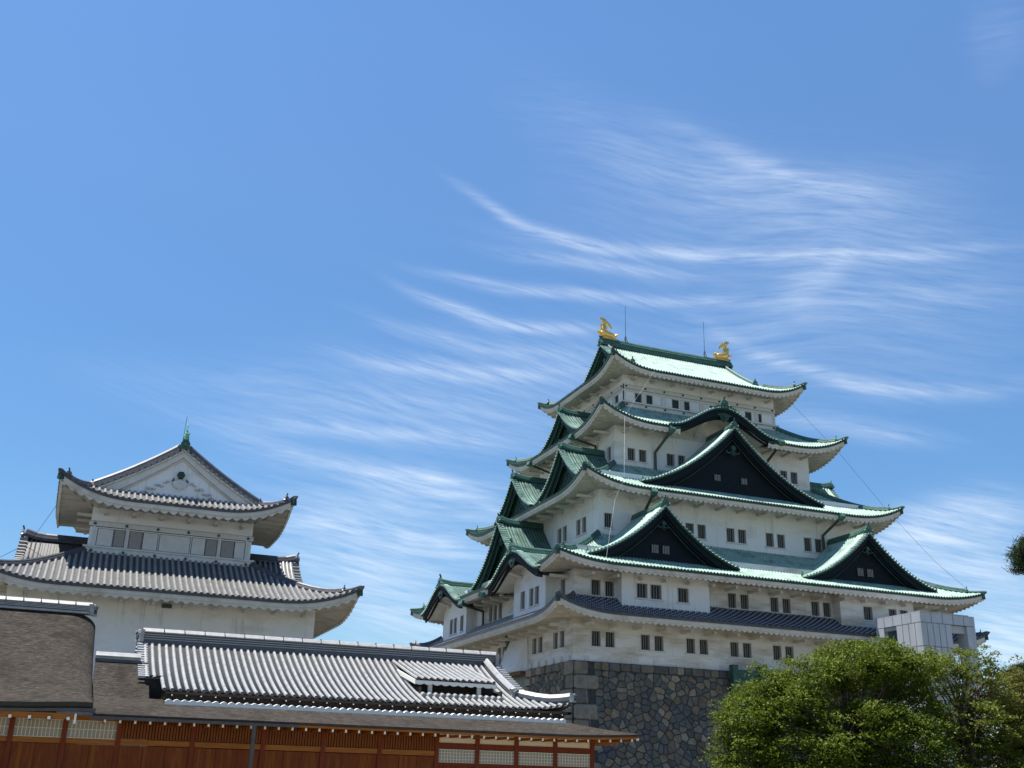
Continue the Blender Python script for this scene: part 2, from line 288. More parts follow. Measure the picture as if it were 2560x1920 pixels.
def skirt(keep,sides,hx,hy,run,over,zmid,ztip,zin,zsoff,cx=0,cy=0,karas={},matset='cop',rs=.3,rr=.09,period=.5,amp=.2,board=.38,Dl=6.,hipw=.24,hiph=.42):
    """roof skirt round a storey. hx,hy = half size of the upper storey"""
    zp=conc(zmid,zin,run); L=ztip-zmid-.12
    MS={'cop':(COP,COPP,COPD,COPR),'slv':(SLV,SLVP,SLVD,SLVD),'nam':(GREYT,SLVD,SLVD,SLVD)}[matset]
    tb=MB(); eb=MB(); hips=[]
    for k in sides:
        fr=Fr(k,cx,cy); hs=(hx if k in 'EW' else hy)+run; D=(hy if k in 'EW' else hx)+run
        z=lifted(zp,hs,L,Dl,run)
        ks=karas.get(k,[])
        def emin(s,ks=ks,z=z):
            for (s0,W_,H_,z0) in ks:
                t=(s-s0)/W_
                if abs(t)<.97:
                    zk=z0+H_*.5*(1+math.cos(math.pi*t)); e=0.
                    while z(s,e)<zk-.02 and e<run: e+=.1
                    return e if zk-z(s,0)>.1 else 0.
            return 0.
        def emax(s,hs=hs): return min(run,hs-abs(s))
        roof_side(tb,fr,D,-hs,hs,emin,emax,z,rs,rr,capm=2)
        def skip(s,ks=ks):
            for (s0,W_,H_,z0) in ks:
                if abs(s-s0)<W_*.8: return True
            return False
        eave_side(eb,fr,D,hs,-hs+.02,hs-.02,over,zsoff,z,period,amp,board=board,skip=skip if ks else None)
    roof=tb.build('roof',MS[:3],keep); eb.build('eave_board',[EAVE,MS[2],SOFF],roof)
    if matset=='nam': # plastered joints, staggered from rib to rib
        jb=MB()
        for k in 'ES':
            fr=Fr(k,cx,cy); hs=(hx if k in 'EW' else hy)+run; D=(hy if k in 'EW' else hx)+run; z=lifted(zp,hs,L,Dl,run); s=-hs+.1; i=0
            while s<hs:
                e=.08+(.18 if i%2 else 0)
                while e<min(run,hs-abs(s))-.1:
                    rib(jb,[fr.P(s,D-e,z(s,e)+.025),fr.P(s,D-e-.07,z(s,e+.07)+.025)],.088,fr.along(),0,False)
                    rib(jb,[fr.P(s,D-e,z(s,e)+.012),fr.P(s+.135,D-e-.18,z(s+.135,e+.18)+.02)],.042,(1,1,0),0,False); rib(jb,[fr.P(s,D-e,z(s,e)+.012),fr.P(s-.135,D-e-.18,z(s-.135,e+.18)+.02)],.042,(1,-1,0),0,False)
                    e+=.36
                s+=.135*2; i+=1
        jb.build('joint_plaster',[MORT],roof)
    zf=lifted(zp,hx+run,L,Dl,run)
    for sx,sy in ((-1,-1),(1,-1),(-1,1),(1,1)):
        hb=MB(); pts=[]
        for i in range(15):
            e=run*(1-i/14)-.0; pts.append((cx+sx*(hx+run-e),cy+sy*(hy+run-e),zf(hx+run-e,e)))
        pts.append((cx+sx*(hx+run+.16),cy+sy*(hy+run+.16),zf(hx+run,0)+.1))
        # main ridge stops before the tip, thin tile runs on
        hip(hb,pts[:13],hipw,hiph); e=pts[12]
        hb.sweep([(p[0],p[1],p[2]+.04) for p in pts[11:]],[(-.1,-.12),(-.1,.1),(0,.17),(.1,.1),(.1,-.12)],0,scale=[1.3]*(len(pts)-12)+[.35])
        ornament(hb,(e[0],e[1],e[2]+.05),(sx,sy,0),hiph*1.0)
        hb.build('hip_ridge',[MS[3]],roof)
    # brackets and corner beam under the eaves
    for k in sides:
        if k not in 'ES': continue
        fr=Fr(k,cx,cy); hs=(hx if k in 'EW' else hy)+run-over; D=(hy if k in 'EW' else hx)+run-over
        for s in frange(-hs+.9,hs-.9,2.12):
            if any(abs(s-q[0])<q[1]*.75 for q in karas.get(k,[])): continue
            bb=MB(); fbox(bb,fr,s-.11,s+.11,D-.05,D+over*.62,zsoff-.62,zsoff-.40,0); bb.build('eave_bracket',[EAVE],roof)
    for sx,sy in ((-1,-1),(1,-1),(-1,1)):
        bb=MB(); a=hx+run-over; b=hy+run-over
        p0=Vector((cx+sx*(a-.1),cy+sy*(b-.1),zsoff-.45)); p1=Vector((cx+sx*(hx+run-.05),cy+sy*(hy+run-.05),ztip-.42))
        bb.sweep([p0+Vector((0,0,.1)),p0.lerp(p1,.45)+Vector((0,0,.02))],[(-.12,-.2),(-.12,.1),(.12,.1),(.12,-.2)],0)
        bb=MB(); q=p1+Vector((sx*.08,sy*.08,0)); bb.sweep([p1-Vector((sx*.3,sy*.3,.04)),q],[(-.17,-.2),(-.17,.2),(.17,.2),(.17,-.2)],1)
        bb.build('corner_beam',[EAVE,COPD],roof)
    return roof,zp
def verge(mb,fr,D,prof,srange,rr=.085,sp=.27,wid=.5,m=0):
    rr*=1.12; sp*=1.12
    """short cross tiles along a gable edge that follows prof(s)"""
    s0,s1=srange; s=s0; pts=[]
    while s<=s1:
        z=prof(s); ds=.05; sl=(prof(s+ds)-prof(s-ds))/(2*ds); n=math.hypot(1,sl)
        r=Vector(fr.along())*(1/n)+Vector((0,0,sl/n))
        p0=Vector(fr.P(s,D+.06,z+.05)); p1=Vector(fr.P(s,D-wid,z+.05))
        o=Vector(fr.out()); u=r.cross(o); 
        if u.z<0: u=-u
        row0=[p0+r*(a*rr)+u*(b*rr) for a,b in HALF5]; row1=[p1+r*(a*rr)+u*(b*rr) for a,b in HALF5]
        mb.quadgrid([row0,row1],m,True)
        mb.poly([p0+o*.01+r*(rr*1.12*math.cos(k*math.pi/4))+u*(rr*.25+rr*math.sin(k*math.pi/4)) for k in range(8)],m)
        s+=sp/n
def board_strip(mb,fr,D,th,prof,ss,off,h,m=0,thin=None):
    """plank following prof, from prof-off down h(s)"""
    T=[];
    for s in ss:
        z=prof(s)-off; hh=h(s) if callable(h) else h
        T.append([fr.P(s,D,z),fr.P(s,D,z-hh),fr.P(s,D-th,z-hh),fr.P(s,D-th,z)])
    mb.quadgrid([r+[r[0]] for r in T],m,False); mb.poly(T[0],m); mb.poly(T[-1][::-1],m)
def gable(keep,fr,s0,Df,W_,z0,za,Db,zbase=None,wins=(),style='dark',k=.6,rs=.3,rr=.09,relief=False):
    """triangular dormer gable, front plane at distance Df, running back to Db"""
    H=za-z0
    def prof(s):
        t=abs(s-s0)/W_; return z0+H*(1-t)*(1-k*t) if t<=1 else z0-(t-1)*H*(1-k)*.4
    cop=style=='dark' or style=='cop'; MS=(COP,COPP,COPD,COPR) if cop else (SLV,SLVP,SLVD,SLVD)
    tb=MB(); ss=[s0+W_*1.0*(i/12-1) for i in range(25)]
    vw=.5
    tb.quadgrid([[fr.P(s,Df,prof(s)),fr.P(s,Db,prof(s))] for s in ss],1,True)
    d=Df-vw-.95
    while d>Db:
        for sg in (-1,1):
            rib(tb,[fr.P(s0+sg*W_*(1-i/10),d,prof(s0+sg*W_*(1-i/10))+.02) for i in range(11)],rr,fr.out(),0,True,2)
        d-=rs
    verge(tb,fr,Df,prof,(s0-W_,s0+W_),rr,rs,vw,0)
    for q in (vw+.12,vw+.42,vw+.72):
        for sg in (-1,1):
            rib(tb,[fr.P(s0+sg*W_*(1-i/10),Df-q,prof(s0+sg*W_*(1-i/10))+.05) for i in range(11)],rr*1.6,fr.out(),0,True,2)
    g=tb.build('gable',MS[:3],keep)
    # underside
    ub=MB(); ub.quadgrid([[fr.P(s,Df-.02,prof(s)-.12),fr.P(s,Df-1.5,prof(s)-.12)] for s in ss],0,False)
    board_strip(ub,fr,Df-.02,.1,prof,ss,.02,.13,0)
    ub.build('gable_soffit',[COPD if cop else EAVE],g)
    bm=NAVY if style=='dark' else (COPD if cop else TRIM)
    b=MB(); hw=lambda s:.42+.25*min(1,abs(s-s0)/W_)
    board_strip(b,fr,Df-.2,.14,prof,ss,.14,hw,0)
    board_strip(b,fr,Df-.42,.12,prof,ss,.5,lambda s:.3+.15*min(1,abs(s-s0)/W_),0)
    b.build('bargeboard',[bm],g)
    b=MB(); tube(b,[fr.P(s,Df-.5,prof(s)-1.0-.2*abs(s-s0)/W_) for s in ss[4:13]],.035,4,0); tube(b,[fr.P(s,Df-.5,prof(s)-1.0-.2*abs(s-s0)/W_) for s in ss[12:21]],.035,4,0)
    b.build('bargeboard_moulding',[COPR if cop else TRIM],g)
    pb=MB(); zb=z0-.35 if zbase is None else zbase
    dp=Df-1.0
    for i in range(len(ss)-1):
        a,c=ss[i],ss[i+1]; za_,zc_=max(zb,prof(a)-.2),max(zb,prof(c)-.2)
        if za_<=zb and zc_<=zb: continue
        pb.poly([fr.P(a,dp,zb),fr.P(c,dp,zb),fr.P(c,dp,zc_),fr.P(a,dp,za_)],0)
    fbox(pb,fr,s0-W_*.75,s0+W_*.75,dp+.01,dp+.12,z0+.02,z0+.2,0)
    pan=pb.build('gable_panel',[NAVY if style=='dark' else (COPD if cop else WHT)],g)
    for (a,c,e,h) in wins:
        wb=MB(); fbox(wb,fr,a,c,dp+.02,dp+.05,e,h,1)
        n=4 if c-a<.75 else 4
        for i in range(n):
            x=a+(c-a)*(i+.5)/n; fbox(wb,fr,x-.03,x+.03,dp+.055,dp+.11,e,h,0)
        wb.build('gable_window',[SHUT,DARK],g)
    ob=MB(); ozc=za-H*.30
    o=Vector(fr.out())
    if style!='cop_plain':
        c=Vector(fr.P(s0,Df-.5,ozc)); rsz=.2 if H<6 else .28
        tube(ob,[c,c+o*.16],rsz,6,0)
        al=Vector(fr.along())
        for sg in (-1,1):
            tube(ob,[c+Vector((0,0,-rsz*.8)),c+al*sg*rsz*1.3+Vector((0,0,-rsz*1.7)),c+al*sg*rsz*2.2+Vector((0,0,-rsz*1.5)),c+al*sg*rsz*2.4+Vector((0,0,-rsz*.9))],rsz*.32,5,0)
            tube(ob,[c+Vector((0,0,-rsz*1.2)),c+al*sg*rsz*.5+Vector((0,0,-rsz*2.4)),c+al*sg*rsz*.1+Vector((0,0,-rsz*3.0))],rsz*.3,5,0)
        ob.build('gable_ornament',[COPD],g)
    if relief:
        rb=MB(); rnd=random.Random(7)
        for i in range(26):
            t=rnd.uniform(-.55,.55); s=s0+W_*t; zz=rnd.uniform(z0+.3,max(z0+.4,prof(s)-1.3))
            if zz>prof(s)-1.1: continue
            c=Vector(fr.P(s,dp+.03,zz)); al=Vector(fr.along())
            q=[c+al*(.28*math.cos(a)*(1+.2*i%3))*.7+Vector((0,0,.3*math.sin(a*.8+i))) for a in [j*.8 for j in range(6)]]
            tube(rb,q,.045,5,0)
        rb.build('relief_carving',[COPR if cop else TRIM],g)
    rb=MB(); pts=[fr.P(s0,Df-.15-(Df-.15-Db)*i/6,za-.04+(.28*(1-i/2.)**2 if i<2 else 0)) for i in range(7)]
    hip(rb,pts,.24,.5,0); 
    rb.build('gable_ridge',[MS[3]],g)
    rb=MB(); ornament(rb,fr.P(s0,Df-.05,za+.05),fr.out(),.62,0); rb.build('ridge_end_tile',[COPR if cop else SLVD],g)
    for sg in (-1,1):
        rb=MB(); s=s0+sg*W_*.97; ornament(rb,fr.P(s,Df-vw-.4,prof(s)+.08),Vector(fr.along())*sg,.34,0); rb.build('verge_end_tile',[COPR if cop else SLVD],g)
    return g
def kara(keep,fr,s0,W_,H,z0,D,Dwall,zsoff,zp,rs=.3,rr=.09,ridge_back=None,wall_m=None):
    def prof(s):
        t=max(-1,min(1,(s-s0)/W_)); return z0+H*.5*(1+math.cos(math.pi*t))
    Df=D+.12; Db=ridge_back if ridge_back is not None else Dwall-2
    tb=MB(); ss=[s0+W_*(i/20-1) for i in range(41)]
    tb.quadgrid([[fr.P(s,Df,prof(s)+.02),fr.P(s,Db,prof(s)+.02)] for s in ss],1,True)
    verge(tb,fr,Df,lambda s:prof(s)+.0,(s0-W_,s0+W_),rr,rs,.55,0)
    d=Df-.7
    while d>Db:
        for sg in (-1,1):
            rib(tb,[fr.P(s0+sg*W_*(1-i/14),d,prof(s0+sg*W_*(1-i/14))+.03) for i in range(15)],rr,fr.out(),0,False)
        d-=rs
    g=tb.build('curved_gable',[COP,COPP,COPD],keep)
    b=MB(); sb=[s0+W_*.93*(i/20-1) for i in range(41)]
    bw=lambda s:.55+.15*math.cos(math.pi*(s-s0)/W_)
    board_strip(b,fr,Df-.02,.1,prof,ss,.0,.12,0)
    board_strip(b,fr,Df-.15,.16,prof,sb,.1,bw,1); board_strip(b,fr,Df-.4,.14,prof,sb,.35,bw,1)
    b.build('bargeboard',[COPD,NAVY],g)
    # curved plaster soffit and the plaster wall under the arch
    b=MB(); si=[s0+W_*.8*(i/16-1) for i in range(33)]
    b.quadgrid([[fr.P(s,Df-.3,prof(s)-.62),fr.P(s,Dwall-.05,prof(s)-.62)] for s in si],0,True)
    for i in range(32):
        a,c=si[i],si[i+1]; b.poly([fr.P(a,Dwall+.02,zsoff-1.0),fr.P(c,Dwall+.02,zsoff-1.0),fr.P(c,Dwall+.02,max(zsoff-1.,prof(c)-.62)),fr.P(a,Dwall+.02,max(zsoff-1.,prof(a)-.62))],0)
    for q in (-.28,.28): # curved struts
        tube(b,[fr.P(s0+q*W_,Dwall+.1,zsoff-.6),fr.P(s0+q*W_*1.05,(Dwall+Df)/2,prof(s0+q*W_)-1.15),fr.P(s0+q*W_*1.1,Df-.5,prof(s0+q*W_)-.9)],.16,6,0)
    b.build('curved_soffit',[wall_m or EAVE],g)
    b=MB(); c=Vector(fr.P(s0,Df-.1,z0+H-.85)); o=Vector(fr.out()); al=Vector(fr.along())
    prf=[(-.9,.25),(-.55,.05),(-.4,-.3),(0,-.5),(.4,-.3),(.55,.05),(.9,.25),(0,.45)]
    A=[c+al*a*.9+Vector((0,0,bb*.9)) for a,bb in prf]; b.poly(A,0); b.quadgrid([A+[A[0]],[p-o*.15 for p in A+[A[0]]]],0,False)
    tube(b,[c,c+o*.15],.2,6,0); b.build('gable_ornament',[COPD],g)
    b=MB(); hip(b,[fr.P(s0,Df-.2-(Df-.2-Db)*i/6,z0+H+(.12 if i==0 else 0)) for i in range(7)],.24,.55,0); b.build('gable_ridge',[COPR],g)
    b=MB(); ornament(b,fr.P(s0,Df-.02,z0+H+.02),fr.out(),.8,0)
    for sg in (-1,1):
        for j in range(4):
            p=Vector(fr.P(s0+sg*(.45+.22*j),Df-.05,prof(s0+.5+.22*j)+.28-.03*j)); tube(b,[p,p+o*.12],.12,6,0)
    b.build('ridge_end_tile',[COPR],g)
    return g
def wall_panel(mb,fr,D,s0,s1,z0,z1,holes=(),m=0):
    xs=sorted({s0,s1,*[h[0] for h in holes],*[h[1] for h in holes]}); zs=sorted({z0,z1,*[h[2] for h in holes],*[h[3] for h in holes]})
    xs=[x for x in xs if s0<=x<=s1]; zs=[q for q in zs if z0<=q<=z1]
    for i in range(len(xs)-1):
        for j in range(len(zs)-1):
            cx_,cz_=(xs[i]+xs[i+1])/2,(zs[j]+zs[j+1])/2
            if any(h[0]<cx_<h[1] and h[2]<cz_<h[3] for h in holes): continue
            mb.poly([fr.P(xs[i],D,zs[j]),fr.P(xs[i+1],D,zs[j]),fr.P(xs[i+1],D,zs[j+1]),fr.P(xs[i],D,zs[j+1])],m)
_wm={}
def window(keep,fr,D,s0,s1,z0,z1,bars=4,depth=.26,sill=True):
    w=round(s1-s0,2); h=round(z1-z0,2); key=(w,h,bars)
    if key not in _wm:
        b=MB(); 
        b.poly([(-w/2,0,0),(-w/2,depth,0),(-w/2,depth,h),(-w/2,0,h)],0); b.poly([(w/2,0,0),(w/2,depth,0),(w/2,depth,h),(w/2,0,h)],0)
        b.poly([(-w/2,0,0),(w/2,0,0),(w/2,depth,0),(-w/2,depth,0)],0); b.poly([(-w/2,0,h),(w/2,0,h),(w/2,depth,h),(-w/2,depth,h)],0)
        b.poly([(-w/2,depth-.002,0),(w/2,depth-.002,0),(w/2,depth-.002,h),(-w/2,depth-.002,h)],1)
        for i in range(bars):
            x=-w/2+w*(i+.5)/bars+ (w*.0); b.box(x-.028,x+.028,.1,.16,0.,h,2)
        for a,c in ((-w/2-.05,-w/2),(w/2,w/2+.05)): b.box(a,c,-.03,.02,-.02,h+.05,0)
        b.box(-w/2,w/2,-.03,.02,h,h+.05,0)
        me=bpy.data.meshes.new('window'); me.from_pydata(b.v,[],b.f)
        for q in (TRIM,DARK,BARM): me.materials.append(q)
        me.polygons.foreach_set('material_index',b.m); _wm[key]=me
    o=bpy.data.objects.new('window',_wm[key]); col.objects.link(o); o.parent=keep
    p=fr.P((s0+s1)/2,D,z0); o.location=Vector(p)-keep.location
    o.rotation_euler=(0,0,{'E':0,'S':R(-90),'W':R(180),'N':R(90)}[fr.k])
    return o
def sill(keep,fr,D,s0,s1,z):
    b=MB(); fbox(b,fr,s0-.14,s1+.14,D-.02,D+.09,z-.14,z-.025,0); return b.build('window_sill',[TRIM],keep)
# ================================================================ MAIN KEEP
K=2.121
HH={1:(18.03,15.91),2:(18.03,15.91),3:(13.79,11.67),4:(10.60,8.48),5:(8.48,6.36)}
keep=empty('castle_keep',(0,0,0),'tall five-tiered white castle keep with green copper roofs and golden fish on its top ridge','castle keep')
KE=Fr('E'); KS=Fr('S')
pairE=lambda c,z0,z1,w=.78,g=.42:[(c-g/2-w,c-g/2,z0,z1),(c+g/2,c+g/2+w,z0,z1)]
def storey(n,z0,z1,eh,sh,mat_,name='wall'):
    hx,hy=HH[n]; b=MB()
    wall_panel(b,KE,hy,-hx,hx,z0,z1,eh); wall_panel(b,KS,hx,-hy,hy,z0,z1,sh)
    wall_panel(b,Fr('W'),hy,-hx,hx,z0,z1); wall_panel(b,Fr('N'),hx,-hy,hy,z0,z1)
    o=b.build(name,[mat_],keep)
    for h in eh: window(keep,KE,hy,*h)
    for h in sh: window(keep,KS,hx,*h,bars=4)
    return o
def sills(fr,D,hs):
    hs=sorted(hs); i=0
    while i<len(hs):
        j=i
        while j+1<len(hs) and hs[j+1][0]-hs[j][1]<.6: j+=1
        sill(keep,fr,D,hs[i][0],hs[j][1],hs[i][2]); i=j+1
e1=[h for c in (-15.54,-11.25,-7.18,-3.11,.99,5.1,9.2,13.4) for h in pairE(c,1.17,2.31)]
s1=[h for c in (-13.2,-8.95,-1.0,3.3,7.6,12.) for h in pairE(c,1.15,2.42,.84,.4)]
storey(1,-.02,4.7,e1,s1,WHTB); sills(KE,15.91,e1); sills(KS,18.03,s1)
e2=[h for c in (-15.55,-3.13,.99,5.1-.0) for h in pairE(c,5.06,6.24)]
s2=[(-14.3,-13.5,5.2,6.4)]+[h for c in (-.9,1.5) for h in pairE(c,4.98,6.38,.8,.35)][1:]
e2=[h for h in e2]; storey(2,3.6,8.9,e2,s2,WHTB); sills(KE,15.91,e2); sills(KS,18.03,s2)
e3=[(-13.25,-12.5,11.62,12.83)]+[h for c in (-8.5,-4.35,-.2,3.92,8.03,12.1) for h in pairE(c,11.62,12.83)]
e3=e3[:-2]
s3=[h for c in (-8.3,-4.3,4.3,8.3) for h in pairE(c,11.6,12.97,.8,.36)]
storey(3,10.2,16.6,e3,s3,WHT); sills(KE,11.67,e3); sills(KS,13.79,s3)
e4=[h for c in (-8.3,8.2) for h in pairE(c,18.87,20.0,.74,.44)]+[(-5.2,-4.42,18.87,20.0),(-4.0,-3.3,18.87,20.0)]
s4=[(-7.8,-7.15,18.85,20.15),(7.15,7.8,18.85,20.15)]
storey(4,17.6,23.3,e4,s4,WHT); sills(KE,8.48,e4); sills(KS,10.6,s4)
# ---- top storey with sliding panels between beams
e5w=[(-7.26,-6.57),(-6.04,-5.38),(-3.24,-2.5),(-1.96,-1.3),(.98,1.7),(2.3,2.98),(5.04,5.76),(6.3,6.95)]
e5p=[(-5.36,-4.5),(-3.98,-3.26),(-1.28,-.4),(.2,.96),(3.0,3.8),(4.25,5.02)]
s5w=[(-5.3,-4.62),(-2.95,-2.25),(-.75,-.1),(2.2,2.9),(4.5,5.2)]
b=MB(); wall_panel(b,KE,6.36,-8.48,8.48,24.,29.2,[(a,c,25.43,26.3) for a,c in e5w]); wall_panel(b,KS,8.48,-6.36,6.36,24.,29.2,[(a,c,25.43,26.3) for a,c in s5w])
wall_panel(b,Fr('W'),6.36,-8.48,8.48,24.,29.2); wall_panel(b,Fr('N'),8.48,-6.36,6.36,24.,29.2)
b.build('wall',[WHT],keep)
for a,c in e5w: window(keep,KE,6.36,a,c,25.43,26.3,bars=0,depth=.1)
for a,c in s5w: window(keep,KS,8.48,a,c,25.43,26.3,bars=0)
PALEP=mat('pale_panel',(.58,.62,.66),None,.6)
for a,c in e5p: b=MB(); fbox(b,KE,a+.03,c-.03,6.3,6.40,25.46,26.27,0); fbox(b,KE,a+.16,c-.16,6.401,6.43,25.6,26.15,0); b.build('sliding_panel',[PALEP],keep)
for fr,D,hs in ((KE,6.36,8.48),(KS,8.48,6.36)):
    b=MB(); fbox(b,fr,-hs-.07,hs+.07,D-.02,D+.07,26.65,27.03,0); fbox(b,fr,-hs-.02,hs+.02,D-.02,D+.03,27.03,27.07,1); fbox(b,fr,-hs-.02,hs+.02,D-.02,D+.055,26.61,26.65,1); b.build('wall_beam',[TRIM,SLVD],keep)
    for s in frange(-hs,hs,K*1.0): 
        b=MB(); fbox(b,fr,max(-hs-.06,s-.2),min(hs+.06,s+.2),D-.01,D+.06,25.32,26.35,0); b.build('wall_post',[TRIM],keep)
    b=MB(); fbox(b,fr,-hs,hs,D-.01,D+.045,26.36,26.61,0); b.build('wall_lintel',[TRIM],keep)
    b=MB(); fbox(b,fr,-hs-.3,hs+.3,D-.02,D+.33,25.16,25.3,0); fbox(b,fr,-hs-.12,hs+.12,D-.02,D+.14,24.55,25.15,0); fbox(b,fr,-hs-.2,hs+.2,D-.02,D+.22,24.72,24.84,0); b.build('wall_ledge',[TRIM],keep)
    for s in frange(-hs+.25,hs-.25,K):
        for z,dd in ((26.86,.07),(25.0,.15)):
            b=MB(); p=Vector(fr.P(s,D+dd-.02,z)); tube(b,[p,p+Vector(fr.out())*.09],.1,8,0); b.build('nail_cover',[COPD],keep)
# ---- projecting bays on storey 2
def bay(fr,D,s0,s1,z0,z1,holes,mat_=WHT,pr=1.0):
    b=MB(); wall_panel(b,fr,D+pr,s0,s1,z0,z1,holes)
    for s in (s0,s1): b.poly([fr.P(s,D-.02,z0),fr.P(s,D+pr,z0),fr.P(s,D+pr,z1),fr.P(s,D-.02,z1)],0)
    b.poly([fr.P(s0,D,z0),fr.P(s1,D,z0),fr.P(s1,D+pr,z0),fr.P(s0,D+pr,z0)],0)
    b.build('bay',[mat_],keep)
    for h in holes: window(keep,fr,D+pr,*h,bars=4)
    sills(fr,D+pr,holes)
bay(KE,15.91,-14.4,-6.5,3.75,7.6,[(-13.08,-12.16,5.0,6.1),(-11.86,-10.9,5.0,6.1),(-9.4,-8.45,4.95,6.05)])
bay(KE,15.91,6.3,14.1,3.75,7.6,[(8.7,9.62,4.95,6.05),(12.+-.6,12.2,4.95,6.05),(12.6,13.4,4.95,6.05)],WHTB)
bay(KS,18.03,-12.7,-6.0,3.75,8.4,[(-8.45,-7.6,4.78,6.2),(-11.4,-10.6,4.78,6.2),(-10.25,-9.45,4.78,6.2)])
bay(KS,18.03,6.0,12.7,3.75,8.4,[(6.8,7.6,4.68,6.1),(8.7,9.5,4.68,6.1),(9.9,10.7,4.68,6.1)])
# ---- stone-drop chute over the entrance on storey 1 (flares out to the foot)
b=MB()
P=KS.P; ya,yb=-7.0,-2.5
b.poly([P(ya+.25,18.05,3.0),P(yb,18.05,3.0),P(yb,19.0,-.1),P(ya+.5,19.0,-.1)],0)
b.poly([P(ya+.25,18.05,3.0),P(ya+.5,19.0,-.1),P(ya-.0,18.03,-.1)],0); b.poly([P(yb,18.05,3.0),P(yb,19.0,-.1),P(yb,18.03,-.1)],0)
b.poly([P(ya,18.0,-.1),P(yb,18.0,-.1),P(yb,19.0,-.1),P(ya+.5,19.0,-.1)],0)
b.build('stone_drop_chute',[WHT],keep)
for s in frange(-16.9,16.9,1.95): b=MB(); fbox(b,KE,s-.2,s+.2,15.9,15.95,.02,.42,0); b.build('gun_port',[TRIM],keep)
for s in frange(-15.2,-7.8,1.6): b=MB(); fbox(b,KS,s-.16,s+.16,18.02,18.2,.02,.42,0); b.build('gun_port',[TRIM],keep)
# ---- roofs
skirt(keep,'ESWN',18.03-.0,15.91-.0,2.55,2.55,3.42,4.55,4.95,3.2,matset='nam',rs=.27,rr=.075,Dl=5.5,hipw=.2,hiph=.34,board=.39)
KARS=[(-9.5,5.9,2.15,6.95),(9.1,5.9,2.15,6.95)]
r2,z2=skirt(keep,'ESWN',13.79,11.67,6.91,2.67,7.15,8.05,10.95,6.95,karas={'S':KARS})
r3,z3=skirt(keep,'ESWN',10.60,8.48,5.80,2.61,14.75,16.2,18.3,14.85)
KAR4=(-.5,5.75,2.3,22.0)
r4,z4=skirt(keep,'ESWN',8.48,6.36,4.77,2.65,21.78,23.45,24.85,21.95,karas={'E':[KAR4]})
for (a,w,h,z0) in KARS: kara(keep,KS,a,w,h,z0,20.7,18.03,7.6,z2,ridge_back=14.2)
kara(keep,KE,-.5,5.75,2.3,22.0,11.13,8.48,22.6,z4,ridge_back=6.4)
gable(keep,KE,-.75,13.1,9.3,15.75,21.8,8.5,wins=[(-2.55,-1.9,16.9,17.45),(.25,.9,16.9,17.45)])
gable(keep,KE,-10.5,17.3,6.8,8.05,12.5,11.7,wins=[(-11.4,-10.75,8.78,9.45),(-10.4,-9.75,8.78,9.45)],)
gable(keep,KE,9.75,17.3,6.9,8.0,12.45,11.7,wins=[(8.85,9.5,8.78,9.45),(9.9,10.55,8.78,9.45)],)
gable(keep,KS,.1,12.3,4.7,22.5,25.55,8.5,style='cop',relief=True)
gable(keep,KS,-6.4,15.15,4.7,15.95,19.65,10.6,style='cop',relief=True)
gable(keep,KS,5.0,15.15,4.7,15.95,19.65,10.6,style='cop',relief=True)
gable(keep,KS,0.1,18.4,6.8,8.5,13.8,13.8,style='cop',relief=True)
